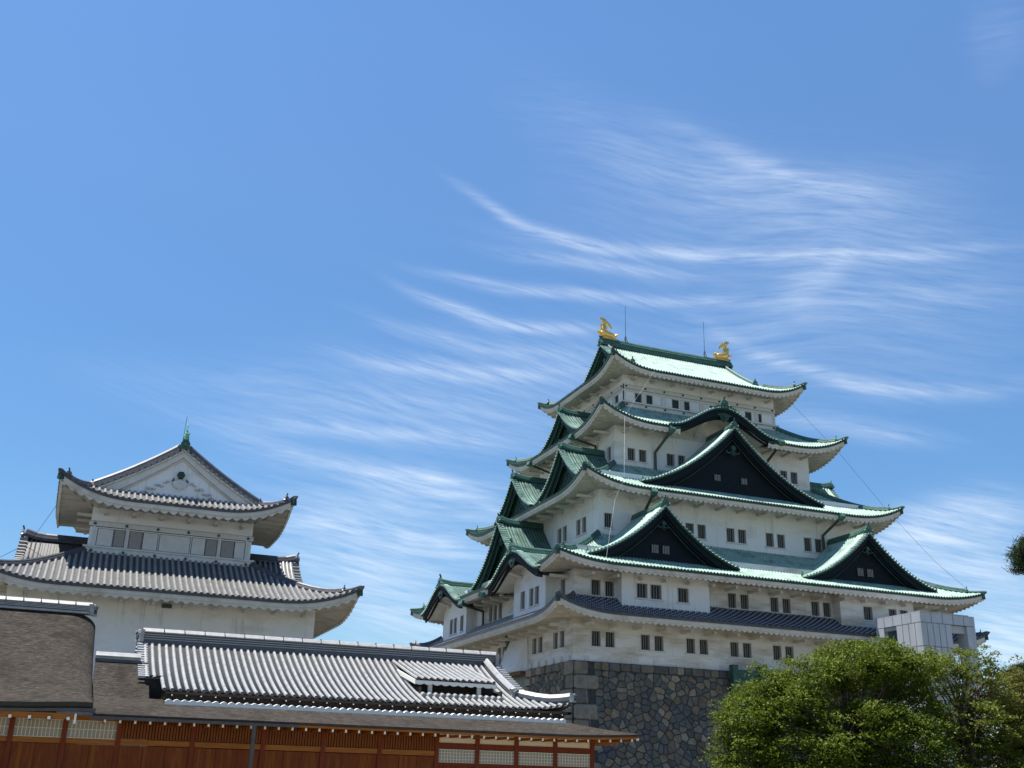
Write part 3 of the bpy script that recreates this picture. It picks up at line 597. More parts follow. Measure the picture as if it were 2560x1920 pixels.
# hidden far sides carry the same gables
gable(keep,Fr('N'),-6.,15.15,4.7,15.95,19.65,10.6,style='cop'); gable(keep,Fr('N'),6.,15.15,4.7,15.95,19.65,10.6,style='cop')
gable(keep,Fr('N'),0,18.4,6.8,8.5,13.8,13.8,style='cop')
def top_roof(keep,axis,cx,cy,hx,hy,zmid,ztip,zrid,eg,over,zsoff,setback,cop=True,rs=.3,rr=.09,period=.5,amp=.2,board=.38,Dl=5.,rh=.62,gk=None):
    """hip-and-gable roof; axis 'x': ridge along x. hx,hy eave half sizes; eg distance of gable plane from eave"""
    MS=(COP,COPP,COPD,COPR) if cop else (SLV,SLVP,SLVD,SLVD)
    main='EW' if axis=='x' else 'SN'; ends='SN' if axis=='x' else 'EW'
    HM=hy if axis=='x' else hx; HL=hx if axis=='x' else hy   # HM half width across, HL half length of eave
    zp=conc(zmid,zrid,HM,.30); L=ztip-zmid-.12
    tb=MB(); eb=MB()
    sg_=HL-eg
    for k in main:
        fr=Fr(k,cx,cy); z=lifted(zp,HL,L,Dl,eg+1.5)
        def emax(s): return HM if abs(s)<=sg_+1e-6 else HL-abs(s)
        roof_side(tb,fr,HM,-sg_,sg_,lambda s:0.,lambda s:HM,z,rs,rr,capm=2,ne=10)
        roof_side(tb,fr,HM,-HL,-sg_,lambda s:0.,lambda s:HL-abs(s),z,rs,rr,capm=2,step=.3,ne=4)
        roof_side(tb,fr,HM,sg_,HL,lambda s:0.,lambda s:HL-abs(s),z,rs,rr,capm=2,step=.3,ne=4)
        eave_side(eb,fr,HM,HL,-HL+.02,HL-.02,over,zsoff,z,period,amp,board=board)
    for k in ends:
        fr=Fr(k,cx,cy); z=lifted(zp,HM,L,Dl,eg+1.5)
        roof_side(tb,fr,HL,-HM,HM,lambda s:0.,lambda s:min(eg+setback,max(0,HM-abs(s))),z,rs,rr,capm=2,ne=5)
        eave_side(eb,fr,HL,HM,-HM+.02,HM-.02,over,zsoff,z,period,amp,board=board)
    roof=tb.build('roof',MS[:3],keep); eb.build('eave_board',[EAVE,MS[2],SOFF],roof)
    zf=lifted(zp,HL,L,Dl,eg+1.5)
    for sx in (-1,1):
        for sy in (-1,1):
            hb=MB(); pts=[]
            for i in range(9):
                e=eg*(1-i/8); pts.append((cx+sx*(hx-e),cy+sy*(hy-e),zf(HL-e,e)))
            pts.append((cx+sx*(hx+.16),cy+sy*(hy+.16),zf(HL,0)+.1))
            hip(hb,pts[:7],.22,.38); e=pts[6]; hb.sweep([(p[0],p[1],p[2]+.04) for p in pts[5:]],[(-.1,-.12),(-.1,.1),(0,.17),(.1,.1),(.1,-.12)],0,scale=[1.3]*(len(pts)-6)+[.35])
            ornament(hb,(e[0],e[1],e[2]+.05),(sx,sy,0),.5); hb.build('hip_ridge',[MS[3]],roof)
            # descending ridge
            hb=MB(); pts=[]
            for i in range(9):
                e=HM-(HM-eg-.1)*i/8; s=sg_-(.75 if cop else .62)
                if axis=='x': pts.append((cx+sx*s,cy+sy*(HM-e),zp(e)))
                else: pts.append((cx+sx*(HM-e),cy+sy*s,zp(e)))
            hip(hb,pts,.18 if cop else .24,.34 if cop else .62); e=pts[-1]; ornament(hb,(e[0],e[1],e[2]+.05),(0,sy,0) if axis=='x' else (sx,0,0),.55); hb.build('descending_ridge',[MS[3]],roof)
    prof=lambda s:zp(HM-abs(s))
    for k in ends:
        fr=Fr(k,cx,cy); gs=HM-eg-.15; g=MB(); ss=[gs*(i/14-1) for i in range(29)]
        verge(g,fr,sg_+.0,prof,(-gs,gs),rr,rs,.55,0); vo=g.build('verge_tiles',[MS[0]],roof)
        b=MB(); board_strip(b,fr,sg_-.0,.1,prof,ss,.0,.14,0); b.quadgrid([[fr.P(s,sg_-.02,prof(s)-.13),fr.P(s,sg_-setback-.3,prof(s)-.13)] for s in ss],0,False); b.build('verge_soffit',[MS[2] if cop else EAVE],vo)
        b=MB(); bm=COPD if cop else TRIM
        board_strip(b,fr,sg_-.15,.14,prof,ss,.14,lambda s:.42+.3*abs(s)/gs,0); board_strip(b,fr,sg_-.34,.12,prof,ss,.5,lambda s:.28+.2*abs(s)/gs,0)
        board_strip(b,fr,sg_-.46,.1,prof,ss[4:-4],.95,.12,0)
        b.build('bargeboard',[bm],roof)
        b=MB(); zb=zp(eg+setback)-.1; dp=sg_-setback+.0
        for i in range(28):
            a,c=ss[i],ss[i+1]; b.poly([fr.P(a,dp,zb),fr.P(c,dp,zb),fr.P(c,dp,max(zb,prof(c)-.15)),fr.P(a,dp,max(zb,prof(a)-.15))],0)
        b.build('gable_panel',[COPD if cop else WHT],roof)
        b=MB(); o=Vector(fr.out()); al=Vector(fr.along()); c=Vector(fr.P(0,dp+.1,zrid-1.95 if not cop else zrid-1.6)); q=.3
        tube(b,[c,c+o*.2],q,6,0); 
        b.build('gable_ornament',[COPD if not cop else COPR],roof)
        b=MB()
        for sg in (-1,1):
            tube(b,[c+Vector((0,0,-q)),c+al*sg*q*1.2+Vector((0,0,-q*1.9)),c+al*sg*q*1.9+Vector((0,0,-q*1.4)),c+al*sg*q*1.5+Vector((0,0,-q*.9))],.075,6,1 if not cop else 0)
            for j in range(9):
                p=c+al*sg*(.75+.19*j)+Vector((0,0,-.62-.1*j+.08*math.sin(j*2.1))); tube(b,[p,p+al*sg*.14+Vector((0,0,.13*math.cos(j*1.7))),p+al*sg*.26+Vector((0,0,-.05))],.06,5,0)
        A=[c+al*a+Vector((0,0,bb)) for a,bb in ((-.55,-.55),(-.45,-.85),(0,-1.12),(.45,-.85),(.55,-.55),(0,-.3))]; b.poly([p+o*.08 for p in A],0)
        b.build('relief_carving',[COPR if cop else TRIM,COPR],roof)
    rb=MB(); P0=(cx-sg_,cy,zrid) if axis=='x' else (cx,cy-sg_,zrid); P1=(cx+sg_,cy,zrid) if axis=='x' else (cx,cy+sg_,zrid)
    n=12; pts=[]
    for i in range(n+1):
        t=i/n; pts.append(tuple(P0[j]+(P1[j]-P0[j])*t for j in range(2))+(zrid-.1+.22*abs(2*t-1)**3,))
    w=.36
    rb.sweep(pts,[(-w,0),(-w,rh*.3),(-w*1.12,rh*.32),(-w*.86,rh*.4),(-w*.8,rh*.62),(-w*.95,rh*.65),(-w*.7,rh*.75),(-w*.55,rh),(0,rh*1.25),(w*.55,rh),(w*.7,rh*.75),(w*.95,rh*.65),(w*.8,rh*.62),(w*.86,rh*.4),(w*1.12,rh*.32),(w,rh*.3),(w,0)],0)
    rb.build('main_ridge',[MS[3]],roof)
    for e_,sg in ((pts[0],-1),(pts[-1],1)):
        ob=MB(); ornament(ob,(e_[0],e_[1],e_[2]-.1),(sg,0,0) if axis=='x' else (0,sg,0),.75,0); ob.build('ridge_end_tile',[COPR],roof)
    # brackets
    for k in 'ES':
        fr=Fr(k,cx,cy); hs=(hx if k=='E' else hy)-over; D=(hy if k=='E' else hx)-over
        for s in frange(-hs+.9,hs-.9,2.12): bb=MB(); fbox(bb,fr,s-.11,s+.11,D-.05,D+over*.4,zsoff-.5,zsoff-.3,0); bb.build('eave_bracket',[EAVE],roof)
    for sx,sy in ((-1,-1),(1,-1),(-1,1)):
        bb=MB()
        p0=Vector((cx+sx*(hx-over-.1),cy+sy*(hy-over-.1),zsoff-.4)); p1=Vector((cx+sx*(hx-.05),cy+sy*(hy-.05),ztip-.45))
        bb.sweep([p0+Vector((0,0,.1)),p0.lerp(p1,.45)+Vector((0,0,.02))],[(-.12,-.2),(-.12,.1),(.12,.1),(.12,-.2)],0)
        bb=MB(); bb.sweep([p1-Vector((sx*.3,sy*.3,.04)),p1+Vector((sx*.1,sy*.1,0))],[(-.17,-.2),(-.17,.2),(.17,.2),(.17,-.2)],1)
        bb.build('corner_beam',[EAVE,COPD],roof)
    return roof,zp
top,zt=top_roof(keep,'x',0,0,10.77,8.65,27.98,29.5,33.5,3.0,2.29,28.0,.75,rh=.8)
# ---- golden fish on the ridge
def fish(sign,mats,scale,x,y,z,name,parent,axis='x'):
    b=MB()
    def Q(u,w,t=0.):
        a=(x-sign*u*scale,y+t*scale,z+w*scale) if axis=='x' else (x+t*scale,y-sign*u*scale,z+w*scale)
        return a
    body=[(1.05,.28,.14),(.85,.32,.26),(.55,.36,.36),(.15,.42,.40),(-.18,.58,.37),(-.36,.85,.30),(-.38,1.12,.23),(-.28,1.36,.17),(-.2,1.55,.12)]
    rows=[]
    for i,(u,w,r) in enumerate(body):
        a=body[max(0,i-1)]; c=body[min(len(body)-1,i+1)]; tx,tz=c[0]-a[0],c[1]-a[1]; n=math.hypot(tx,tz); nx,nz=-tz/n,tx/n
        rows.append([Q(u+nx*r*math.cos(q),w+nz*r*math.cos(q),r*.8*math.sin(q)) for q in [2*math.pi*k/12 for k in range(13)]])
    b.quadgrid(rows,0,True); b.poly(rows[0][:12],0)
    o=b.build(name,mats,parent)
    def fin(pts,th,nm):
        b=MB(); A=[Q(u,w,th) for u,w in pts]; B=[Q(u,w,-th) for u,w in pts]
        c0=Q(sum(p[0] for p in pts)/len(pts),sum(p[1] for p in pts)/len(pts),th*2.2); c1=Q(sum(p[0] for p in pts)/len(pts),sum(p[1] for p in pts)/len(pts),-th*2.2)
        n=len(pts)
        for i in range(n):
            j=(i+1)%n; b.poly([A[i],A[j],c0],0); b.poly([B[j],B[i],c1],0); b.poly([A[i],B[i],B[j],A[j]],0)
        return b.build(nm,mats,o)
    fin([(-.3,1.3),(-.42,1.7),(-.72,2.05),(-.66,2.2),(-.45,2.16),(-.38,2.26),(-.2,2.08),(-.08,2.1),(.0,1.92),(.14,1.95),(.2,1.74),(.34,1.74),(.4,1.54),(.52,1.5),(.58,1.3),(.66,1.2),(.62,1.1),(.4,1.28),(.15,1.38),(0,1.36),(-.1,1.4)],.05,'tail_fin')
    fin([(-.35,.9),(-.62,1.0),(-.78,1.28),(-.62,1.3),(-.7,1.5),(-.5,1.45),(-.4,1.3)],.05,'dorsal_fin')
    fin([(-.1,1.5),(.02,1.2),(.1,1.18),(-.02,1.02),(.12,1.0),(.05,.86),(.2,.84),(-.1,.8),(-.2,1.)],.04,'belly_fin')
    fin([(-.25,.25),(-.5,.2),(-.8,.42),(-1.05,.6),(-.95,.66),(-.8,.6),(-.76,.7),(-.62,.6),(-.5,.66),(-.35,.55)],.12,'pectoral_fin')
    fin([(.9,.4),(1.0,.6),(1.2,.66),(1.25,.5),(1.12,.36)],.16,'snout')
    b=MB(); 
    for u0,u1,w0,w1,t in ((-.55,1.1,-.16,.06,.3),(-.4,.75,.04,.2,.34)):
        p=[Q(u0,w0,-t),Q(u1,w0,-t),Q(u1,w0,t),Q(u0,w0,t),Q(u0+.1,w1,-t*.8),Q(u1-.05,w1,-t*.8),Q(u1-.05,w1,t*.8),Q(u0+.1,w1,t*.8)]; b.hexa(p,0)
    b.build('fish_plinth',mats,o)
    return o
fish(-1,[GOLD],1.02,-7.05,0,34.42,'golden_fish_ornament',keep)
fish(1,[GOLD],1.02,7.05,0,34.42,'golden_fish_ornament',keep)
for x in (-4.82,4.68):
    b=MB(); tube(b,[(x,0,34.5),(x,0,36.4)],.03,5,0); tube(b,[(x,0,36.4),(x,0,38.5)],.022,5,0)
    for q in range(4): tube(b,[(x+.3*math.cos(q*1.57+.78),.3*math.sin(q*1.57+.78),34.1),(x,0,35.15)],.025,4,0)
    tube(b,[(x,0,34.4),(x,0,35.1)],.05,6,0)
    b.build('lightning_rod',[ROD],keep)
# ---- rain pipes: eave point, wall point, foot
def pipe(pts,r=.13):
    b=MB(); tube(b,pts,r,8,0); o=b.build('downpipe',[PIPE],keep)
    p=Vector(pts[0]); q=Vector(pts[1]); d=(q-p).normalized(); b=MB()
    b.sweep([p-d*.25+Vector((0,0,.12)),p+d*.15+Vector((0,0,.02)),p+d*.55],[(-.24,-.2),(-.24,.2),(.24,.2),(.24,-.2)],0,scale=[1.1,1,.5]); b.build('rain_head',[COPR],o)
pipe([(-6.15,-11.15,21.35),(-6.5,-8.66,19.9),(-6.5,-8.66,17.9)]); pipe([(5.6,-11.15,21.75),(5.5,-8.66,20.4),(5.5,-8.66,18.6)])
pipe([(-9.9,-14.3,14.35),(-9.6,-11.85,13.1),(-9.6,-11.85,11.6)]); pipe([(9.3,-14.3,14.4),(9.05,-11.85,13.2),(9.05,-11.85,11.)])
pipe([(-20.7,-2.7,6.5),(-18.22,-5.6,6.35),(-18.22,-5.85,4.2)]); pipe([(-20.7,2.6,6.45),(-18.22,3.6,6.1),(-18.22,3.6,4.2)])
pipe([(-13.3,-5.2,21.3),(-10.78,-5.0,20.9),(-10.78,-5.,18.2)]); pipe([(-13.3,4.8,21.3),(-10.78,5.4,20.9),(-10.78,5.4,18.2)])
pipe([(-18.25,-3.0,2.95),(-18.3,-2.7,1.7),(-19.1,-1.9,-.3)])
# conductor wires hanging off the keep
def wire(name,pts,label,r=.022,m=WIRE):
    b=MB(); tube(b,pts,r,4,0); return tag(b.build(name,[m]),label,'cable')
wire('conductor_cable',[(-6.4,-8.75,27.9),(-10.2,-10.6,22.9),(-10.95,-11.2,22.0),(-12.7,-14.3,15.2),(-14.2,-15.5,13.),(-16.55,-18.6,7.6),(-16.9,-18.5,3.6),(-17.35,-16.15,.3),(-17.3,-16.4,-1.5),(-17.1,-17.,-5.),(-16.9,-17.8,-9.8)],'thin pale cable hanging down the near corner of the green-roofed keep',.009)
wire('guy_wire',[(9.4,-7.4,28.0),(12.4,-10.6,22.2),(15.6,-13.6,15.5),(17.9,-16.,11.),(19.6,-17.9,8.2)],'thin dark wire slanting down beside the right edge of the tall keep',.012,ROD)
# ================================================================ STONE BASE
def bat(d): return .12+.085*d+.012*d*d
rnd=random.Random(3)
def voronoi(s0,s1,d0,d1,cw,ch):
    nx=int((s1-s0)/cw); ny=int((d1-d0)/ch); P_={}
    for i in range(-1,nx+1):
        for j in range(-1,ny+1):
            P_[i,j]=(s0+(i+.5+rnd.uniform(-.46,.46))*(s1-s0)/nx,d0+(j+.5+rnd.uniform(-.44,.44)+(.25 if i%2 else -.25))*(d1-d0)/ny)
    cells=[]
    for i in range(nx):
        for j in range(ny):
            x,y=P_[i,j]; poly=[(s0,d0),(s1,d0),(s1,d1),(s0,d1)]
            poly=[(max(s0,x-3),max(d0,y-3)),(min(s1,x+3),max(d0,y-3)),(min(s1,x+3),min(d1,y+3)),(max(s0,x-3),min(d1,y+3))]
            for a in range(-2,3):
                for c in range(-2,3):
                    if (a,c)==(0,0) or (i+a,j+c) not in P_: continue
                    u,v=P_[i+a,j+c]; mx,my=(x+u)/2,(y+v)/2; nx_,ny_=u-x,v-y; out=[]
                    for k in range(len(poly)):
                        p,q=poly[k],poly[(k+1)%len(poly)]
                        dp=(p[0]-mx)*nx_+(p[1]-my)*ny_; dq=(q[0]-mx)*nx_+(q[1]-my)*ny_
                        if dp<=0: out.append(p)
                        if (dp<0)!=(dq<0) and dp!=dq:
                            t=dp/(dp-dq); out.append((p[0]+(q[0]-p[0])*t,p[1]+(q[1]-p[1])*t))
                    poly=out
                    if len(poly)<3: break
                if len(poly)<3: break
            if len(poly)>=3: cells.append(poly)
    return cells
def stone_material():
    m=bpy.data.materials.new('castle_stone'); m.use_nodes=True; nt=m.node_tree; N=nt.nodes; L=nt.links; b=N['Principled BSDF']
    at=N.new('ShaderNodeAttribute'); at.attribute_name='stone_color'
    n=N.new('ShaderNodeTexNoise'); n.inputs['Scale'].default_value=2.2; n.inputs['Detail'].default_value=8; n.inputs['Roughness'].default_value=.7
    tc=N.new('ShaderNodeTexCoord'); L.new(tc.outputs['Object'],n.inputs['Vector'])
    mr=N.new('ShaderNodeMapRange'); mr.inputs[1].default_value=.3; mr.inputs[2].default_value=.7; mr.inputs[3].default_value=.6; mr.inputs[4].default_value=1.25; L.new(n.outputs['Fac'],mr.inputs[0])
    vm=N.new('ShaderNodeVectorMath'); vm.operation='SCALE'; L.new(at.outputs['Color'],vm.inputs[0]); L.new(mr.outputs[0],vm.inputs['Scale']); L.new(vm.outputs[0],b.inputs['Base Color'])
    b.inputs['Roughness'].default_value=.8
    bp=N.new('ShaderNodeBump'); bp.inputs['Strength'].default_value=.8; bp.inputs['Distance'].default_value=.12; L.new(n.outputs['Fac'],bp.inputs['Height']); L.new(bp.outputs[0],b.inputs['Normal'])
    return m
STONE=stone_material()
WARM=(1.08,.98,.82)
PAL=[(.095,.10,.10),(.12,.118,.11),(.14,.132,.118),(.175,.155,.12),(.075,.085,.098),(.20,.175,.13),(.105,.108,.112),(.13,.12,.10),(.085,.085,.085),(.15,.115,.085),(.21,.195,.165),(.10,.113,.12),(.11,.105,.095),(.09,.095,.105)]
def stonewall(mb,cols,mapf,cells,gap=.026,th=.075):
    for poly in cells:
        cx_=sum(p[0] for p in poly)/len(poly); cy_=sum(p[1] for p in poly)/len(poly)
        # drop tiny edges
        o=[];
        for p in poly:
            l=math.hypot(p[0]-cx_,p[1]-cy_); k=max(.2,1-gap/max(l,.05)); o.append((cx_+(p[0]-cx_)*k,cy_+(p[1]-cy_)*k))
        # round corners by cutting
        rr_=[]
        n=len(o)
        for k in range(n):
            a,c,e=o[k-1],o[k],o[(k+1)%n]; rr_.append((c[0]*.88+a[0]*.12,c[1]*.88+a[1]*.12)); rr_.append((c[0]*.88+e[0]*.12,c[1]*.88+e[1]*.12))
        inn=[(cx_+(p[0]-cx_)*.86,cy_+(p[1]-cy_)*.86) for p in rr_]
        h=th*rnd.uniform(.6,1.3); tx,ty=rnd.uniform(-.07,.07),rnd.uniform(-.07,.07)
        A=[mapf(p[0],p[1],.0) for p in rr_]; B=[mapf(p[0],p[1],h*.7+(p[0]-cx_)*tx+(p[1]-cy_)*ty) for p in [((a[0]+b_[0])/2,(a[1]+b_[1])/2) for a,b_ in zip(rr_,inn)]]; C=[mapf(p[0],p[1],h+(p[0]-cx_)*tx+(p[1]-cy_)*ty) for p in inn]
        f0=len(mb.f); mb.quadgrid([A+[A[0]],B+[B[0]],C+[C[0]]],0,False); mb.poly(C,0)
        c=rnd.choice(PAL); v=rnd.uniform(.8,1.2); cols+= [(c[0]*v*WARM[0],c[1]*v*WARM[1],c[2]*v*WARM[2],1)]*(len(mb.f)-f0)
def build_stone():
    base=empty('stone_base',(0,0,-10.6),'grey rubble stone base with dark entrance under the tall castle keep','stone wall')
    GZ=11.0
    def mE(s,d,o): k=bat(d); q=abs(s)/18.03; return (s+math.copysign(.45*k*q**4,s),-15.91-k-o,-d)
    def mS(s,d,o): k=bat(d)*.55; q=abs(s)/15.91; return (-18.03-k-o,s+math.copysign(bat(d)*q**4*1.0,s),-d)
    mb=MB(); cols=[]
    # top course of squarer blocks
    def course(s0,s1,d0,d1,w): 
        out=[]; s=s0
        while s<s1-.2:
            e=min(s1,s+rnd.uniform(.7,1.5)*w); out.append([(s,d0),(e,d0),(e,d1+rnd.uniform(-.05,.05)),(s,d1)]); s=e
        return out
    def quoins(s0,sgn,ph):
        out=[]; d=0.; i=ph
        while d<GZ:
            h=rnd.uniform(.8,1.15); w=2.1 if i%2 else 1.2; a,b_=(s0,s0+sgn*w); out.append([(min(a,b_),d),(max(a,b_),d),(max(a,b_),min(GZ,d+h)),(min(a,b_),min(GZ,d+h))]); d+=h; i+=1
        return out
    st=rnd.getstate()
    rnd.seed(5); qE=quoins(-18.03,1,0); rnd.seed(5); qS=quoins(-15.91,1,1); rnd.seed(9)
    P0=PAL[:]
    PAL[:]=[(.18,.17,.15),(.145,.14,.13),(.20,.185,.155),(.13,.128,.12)]
    stonewall(mb,cols,mE,qE,.03,.12); stonewall(mb,cols,mS,qS,.03,.12)
    PAL[:]=P0
    stonewall(mb,cols,mE,course(-16.4,17.9,0,.62,.85),.03,.1)
    stonewall(mb,cols,mE,voronoi(-16.3,18.0,.62,GZ,.62,.5))
    def cut(cs): return [p for p in cs if not any(-7.6<q[0]<-2.0 and q[1]<3.6 for q in p)]
    stonewall(mb,cols,mS,cut(course(-14.5,15.9,0,.62,.8)),.03,.1)
    stonewall(mb,cols,mS,cut(voronoi(-14.4,15.9,.62,GZ,.6,.5)))
    PAL[:]=[(.25,.235,.2),(.22,.21,.18)]
    stonewall(mb,cols,mS,[[(-8.1,i*.7+.02),(-7.0,i*.7+.02),(-7.0,i*.7+.68),(-8.1,i*.7+.68)] for i in range(6)],.02,.2)
    PAL[:]=P0
    o=mb.build('stone_facing',[STONE],base)
    ca=o.data.color_attributes.new('stone_color','FLOAT_COLOR','CORNER')
    arr=np.zeros((len(o.data.loops),4),np.float32); i=0
    for p,c in zip(o.data.polygons,cols): arr[i:i+p.loop_total]=c; i+=p.loop_total
    ca.data.foreach_set('color',arr.ravel())
    b=MB()
    for d0,d1 in [(k*1.1,(k+1)*1.1) for k in range(10)]:
        for s0,s1 in [(-18.03+k*2.004,-18.03+(k+1)*2.004) for k in range(18)]:
            b.poly([mE(s0,d0,-.0),mE(s1,d0,-.0),mE(s1,d1,-.0),mE(s0,d1,-.0)],0)
        for s0,s1 in [(-15.91,-7.05),(-7.05,-2.),(-2.,15.91)]:
            if s0==-7.05 and d0<3.2: continue
            b.poly([mS(s0,d0,0),mS(s1,d0,0),mS(s1,d1,0),mS(s0,d1,0)],0)
    b.box(-17.9,17.9,-15.2,15.9,-GZ,-.05,0)
    b.build('stone_core',[mat('mortar_gap',(.03,.03,.03),(.05,.05,.045),.9)],base)
    b=MB(); b.box(-18.02,-17.95,-7.05,-2.,-3.7,-.12,0); b.build('entrance_dark_panel',[DARK],base)  # flat dark panel, painted as the unlit inside of the doorway
    b=MB(); b.box(-18.7,-18.03,-6.95,-1.8,-.38,-.14,0); b.build('entrance_lintel',[mat('old_timber',(.10,.06,.035),(.07,.045,.03),.7)],base)
build_stone()
b=MB(); b.box(-4.6,-4.1,-16.95,-16.4,-1.9,.42,0); b.box(-2.1,-1.7,-16.95,-16.4,-1.9,.42,0); b.box(-4.1,4.5,-16.75,-16.5,-1.9,.08,0)
for k in range(5): b.box(-4.1,4.5,-16.79,-16.75,-1.8+k*.38,-1.8+k*.38+.34,0)
tag(b.build('board_fence',[GREENB]),'dark green board fence on top of the stone base, partly hidden by the big tree','fence')
# ================================================================ SMALL KEEP
sk=empty('small_keep',(-47.7,-5.5,-10.6),'two-tiered white small keep with grey tile roofs left of the tall castle keep','small keep')
CX,CY=-47.7,-5.5
def skwall(D,hs,z0,z1,fr,holes=()): 
    b=MB(); wall_panel(b,fr,D,-hs,hs,z0,z1,holes); return b
for hx,hy,z0,z1,m_ in ((10.15,8.5,-4.,3.4,WHTB),(5.75,4.1,5.,10.6,WHT)):
    b=MB()
    for k in 'ESWN': wall_panel(b,Fr(k,CX,CY),hy if k in 'EW' else hx,-(hx if k in 'EW' else hy),hx if k in 'EW' else hy,z0,z1)
    b.build('wall',[WHT],sk)
b=MB(); b.box(CX-11.5,CX+11.5,CY-9.8,CY+9.8,-10.6,-4.,0); b.build('stone_footing',[mat('plain_stone',(.2,.19,.17),(.12,.12,.12),.9,2.)],sk)
skirt(sk,'ESWN',5.75,4.1,7.0,2.6,2.5,3.95,5.95,2.45,cx=CX,cy=CY,matset='slv',rs=.41,rr=.115,period=.64,amp=.25,board=.4,Dl=6,hipw=.22,hiph=.36)
top_roof(sk,'y',CX,CY,8.25,6.6,9.4,11.0,14.15,2.1,2.5,9.1,.45,cop=False,rs=.41,rr=.115,period=.64,amp=.25,board=.44,Dl=5.5,rh=.5)
SE=Fr('E',CX,CY)
for k in 'SN': gable(sk,Fr(k,CX,CY),1.4,10.4,3.6,5.0,7.45,5.75,style='slv',rs=.41,rr=.115)
hs=5.75; D=4.1
b=MB(); fbox(b,SE,-hs-.1,hs+.1,D-.02,D+.1,7.78,8.12,0); fbox(b,SE,-hs-.1,hs+.1,D,D+.06,7.74,7.78,1); fbox(b,SE,-hs-.1,hs+.1,D,D+.06,8.12,8.15,1); b.build('wall_beam',[TRIM,SLVD],sk)
b=MB(); fbox(b,SE,-hs-.3,hs+.3,D-.02,D+.34,6.2,6.32,0); fbox(b,SE,-hs-.22,hs+.22,D-.02,D+.24,5.75,6.2,0); fbox(b,SE,-hs-.3,hs+.3,D-.02,D+.32,5.45,5.74,0); b.build('wall_ledge',[TRIM],sk)
for s in frange(-hs+.3,hs-.3,2.2):
    for z,dd in ((7.95,.1),(5.98,.24)):
        b=MB(); p=Vector(SE.P(s,D+dd-.02,z)); tube(b,[p,p+Vector((0,-.1,0))],.11,8,0); b.build('nail_cover',[SLVD],sk)
for s0,s1,k in ((-5.2,-4.1,0),(-4.05,-3.3,1),(-3.0,-2.1,1),(-2.05,-1.0,0),(-.9,1.3,2),(1.4,2.4,0),(2.42,3.25,1),(3.55,4.5,1),(4.52,5.3,0)):
    b=MB(); fbox(b,SE,s0+.03,s1-.03,D-.02,D+(.05 if k!=1 else .02),6.40,7.62,0)
    fbox(b,SE,s0-.02,s1+.02,D-.02,D+.012,6.36,7.66,1)
    if k==1:
        for q in range(7): fbox(b,SE,s0+.06,s1-.06,D+.02,D+.035,6.45+q*.165,6.45+q*.165+.14,0)
    b.build(('sliding_panel','window_shutter','sliding_panel')[k],[TRIM if k!=1 else SHUT,SLVD],sk)
for s in (-5.45,-3.15,3.4,5.42):
    b=MB(); fbox(b,SE,s-.1,s+.1,D-.02,D+.07,6.33,7.77,0); b.build('wall_post',[TRIM],sk)
b=MB(); fbox(b,SE,-.4,.25,8.5,8.75,1.75,2.0,0); b.build('drain_spout',[PIPE],sk)
COPG=mat('copper_finial',(.10,.30,.20),(.18,.42,.30),.5,3.)
for sg in (1,-1):
    y=CY-sg*(6.6-2.1-.25); 
    fish(sg,[COPG],.62,CX,y,14.95,'copper_fish_ornament',sk,axis='y')
b=MB(); tube(b,[(CX-.2,CY-3.9,14.8),(CX-.12,CY-3.9,16.95)],.018,5,0); b.build('lightning_rod',[ROD],sk)
wire('guy_cable',[(-55.9,-6.8,9.8),(-57.4,-5.,7.0),(-60.5,-3.2,5.2)],'thin cable sloping off the left eave of the two-tiered small keep',.02,ROD)
# ================================================================ PALACE
def shingle(mb,rows,m=0): mb.quadgrid(rows,m,True)
th=empty('tiled_hall',(-40,-37,-10.6),'long timber palace hall with white-striped grey tile roof above a brown shingle skirt roof','palace hall')
WY=-42.
ZP=conc(-5.42,-2.75,6.7,.3); YE=-40.7
def zt_(s,e):
    a=-29.6-s; q=max(0,1-a/3.); return ZP(e)+.38*q**2.2*max(0,1-e/3.)
FE=Fr('E'); 
def pan(mb,fr,D,ss,emin,emax,z,st=.135,m=0):
    e=emin
    while e<emax-.01:
        e1=min(e+st,emax)
        mb.quadgrid([[fr.P(s,D-e,z(s,e)+.03),fr.P(s,D-e1,z(s,e1)-.0),fr.P(s,D-e1,z(s,e1)+.03)] for s in ss],m,False); e=e1
HX0,HX1,HE0,HE1=-37.15,-32.85,1.5,4.9
def tiles(mb,s0,s1,emin,emax,off=0.,n0=0):
    pass
b=MB(); S0=-50.15
pan(b,FE,40.7,[S0,S0+.8],1.9,6.7,zt_); pan(b,FE,40.7,frange(S0+.8,HX0,1.),0,6.7,zt_)
pan(b,FE,40.7,frange(HX0,HX1,.5),0,HE0,zt_); pan(b,FE,40.7,frange(HX0,HX1,.5),HE1,6.7,zt_); pan(b,FE,40.7,frange(HX1,-31.3,.5),0,6.7,zt_)
b.quadgrid([[FE.P(s,40.7-(-29.6-s)*k/4,zt_(s,(-29.6-s)*k/4)) for k in range(5)] for s in frange(-31.3,-29.6,.2)],0,True)
b.build('pan_tiles',[NPAN],th)
b=MB(); s=S0+.12; i=0
while s<-29.75:
    em=6.55 if s<-31.35 else max(0,-29.6-s)
    if s<-49.4: segs=[(1.9,6.55)]
    elif HX0-.05<s<HX1+.05: segs=[(0,HE0-.15),(HE1+.3,6.55)]
    else: segs=[(0,em)]
    for e0,e1 in segs:
        if e1-e0<.2: continue
        k=max(2,int((e1-e0)/.7)); rib(b,[FE.P(s,40.7-(e0+(e1-e0)*q/k)+(.06 if q==0 else 0),zt_(s,e0+(e1-e0)*q/k)+.03) for q in range(k+1)],.082,(1,0,0),0,True,1,hi=True)
    s+=.336
b.build('round_tiles',[NSLV,SLVD],th)
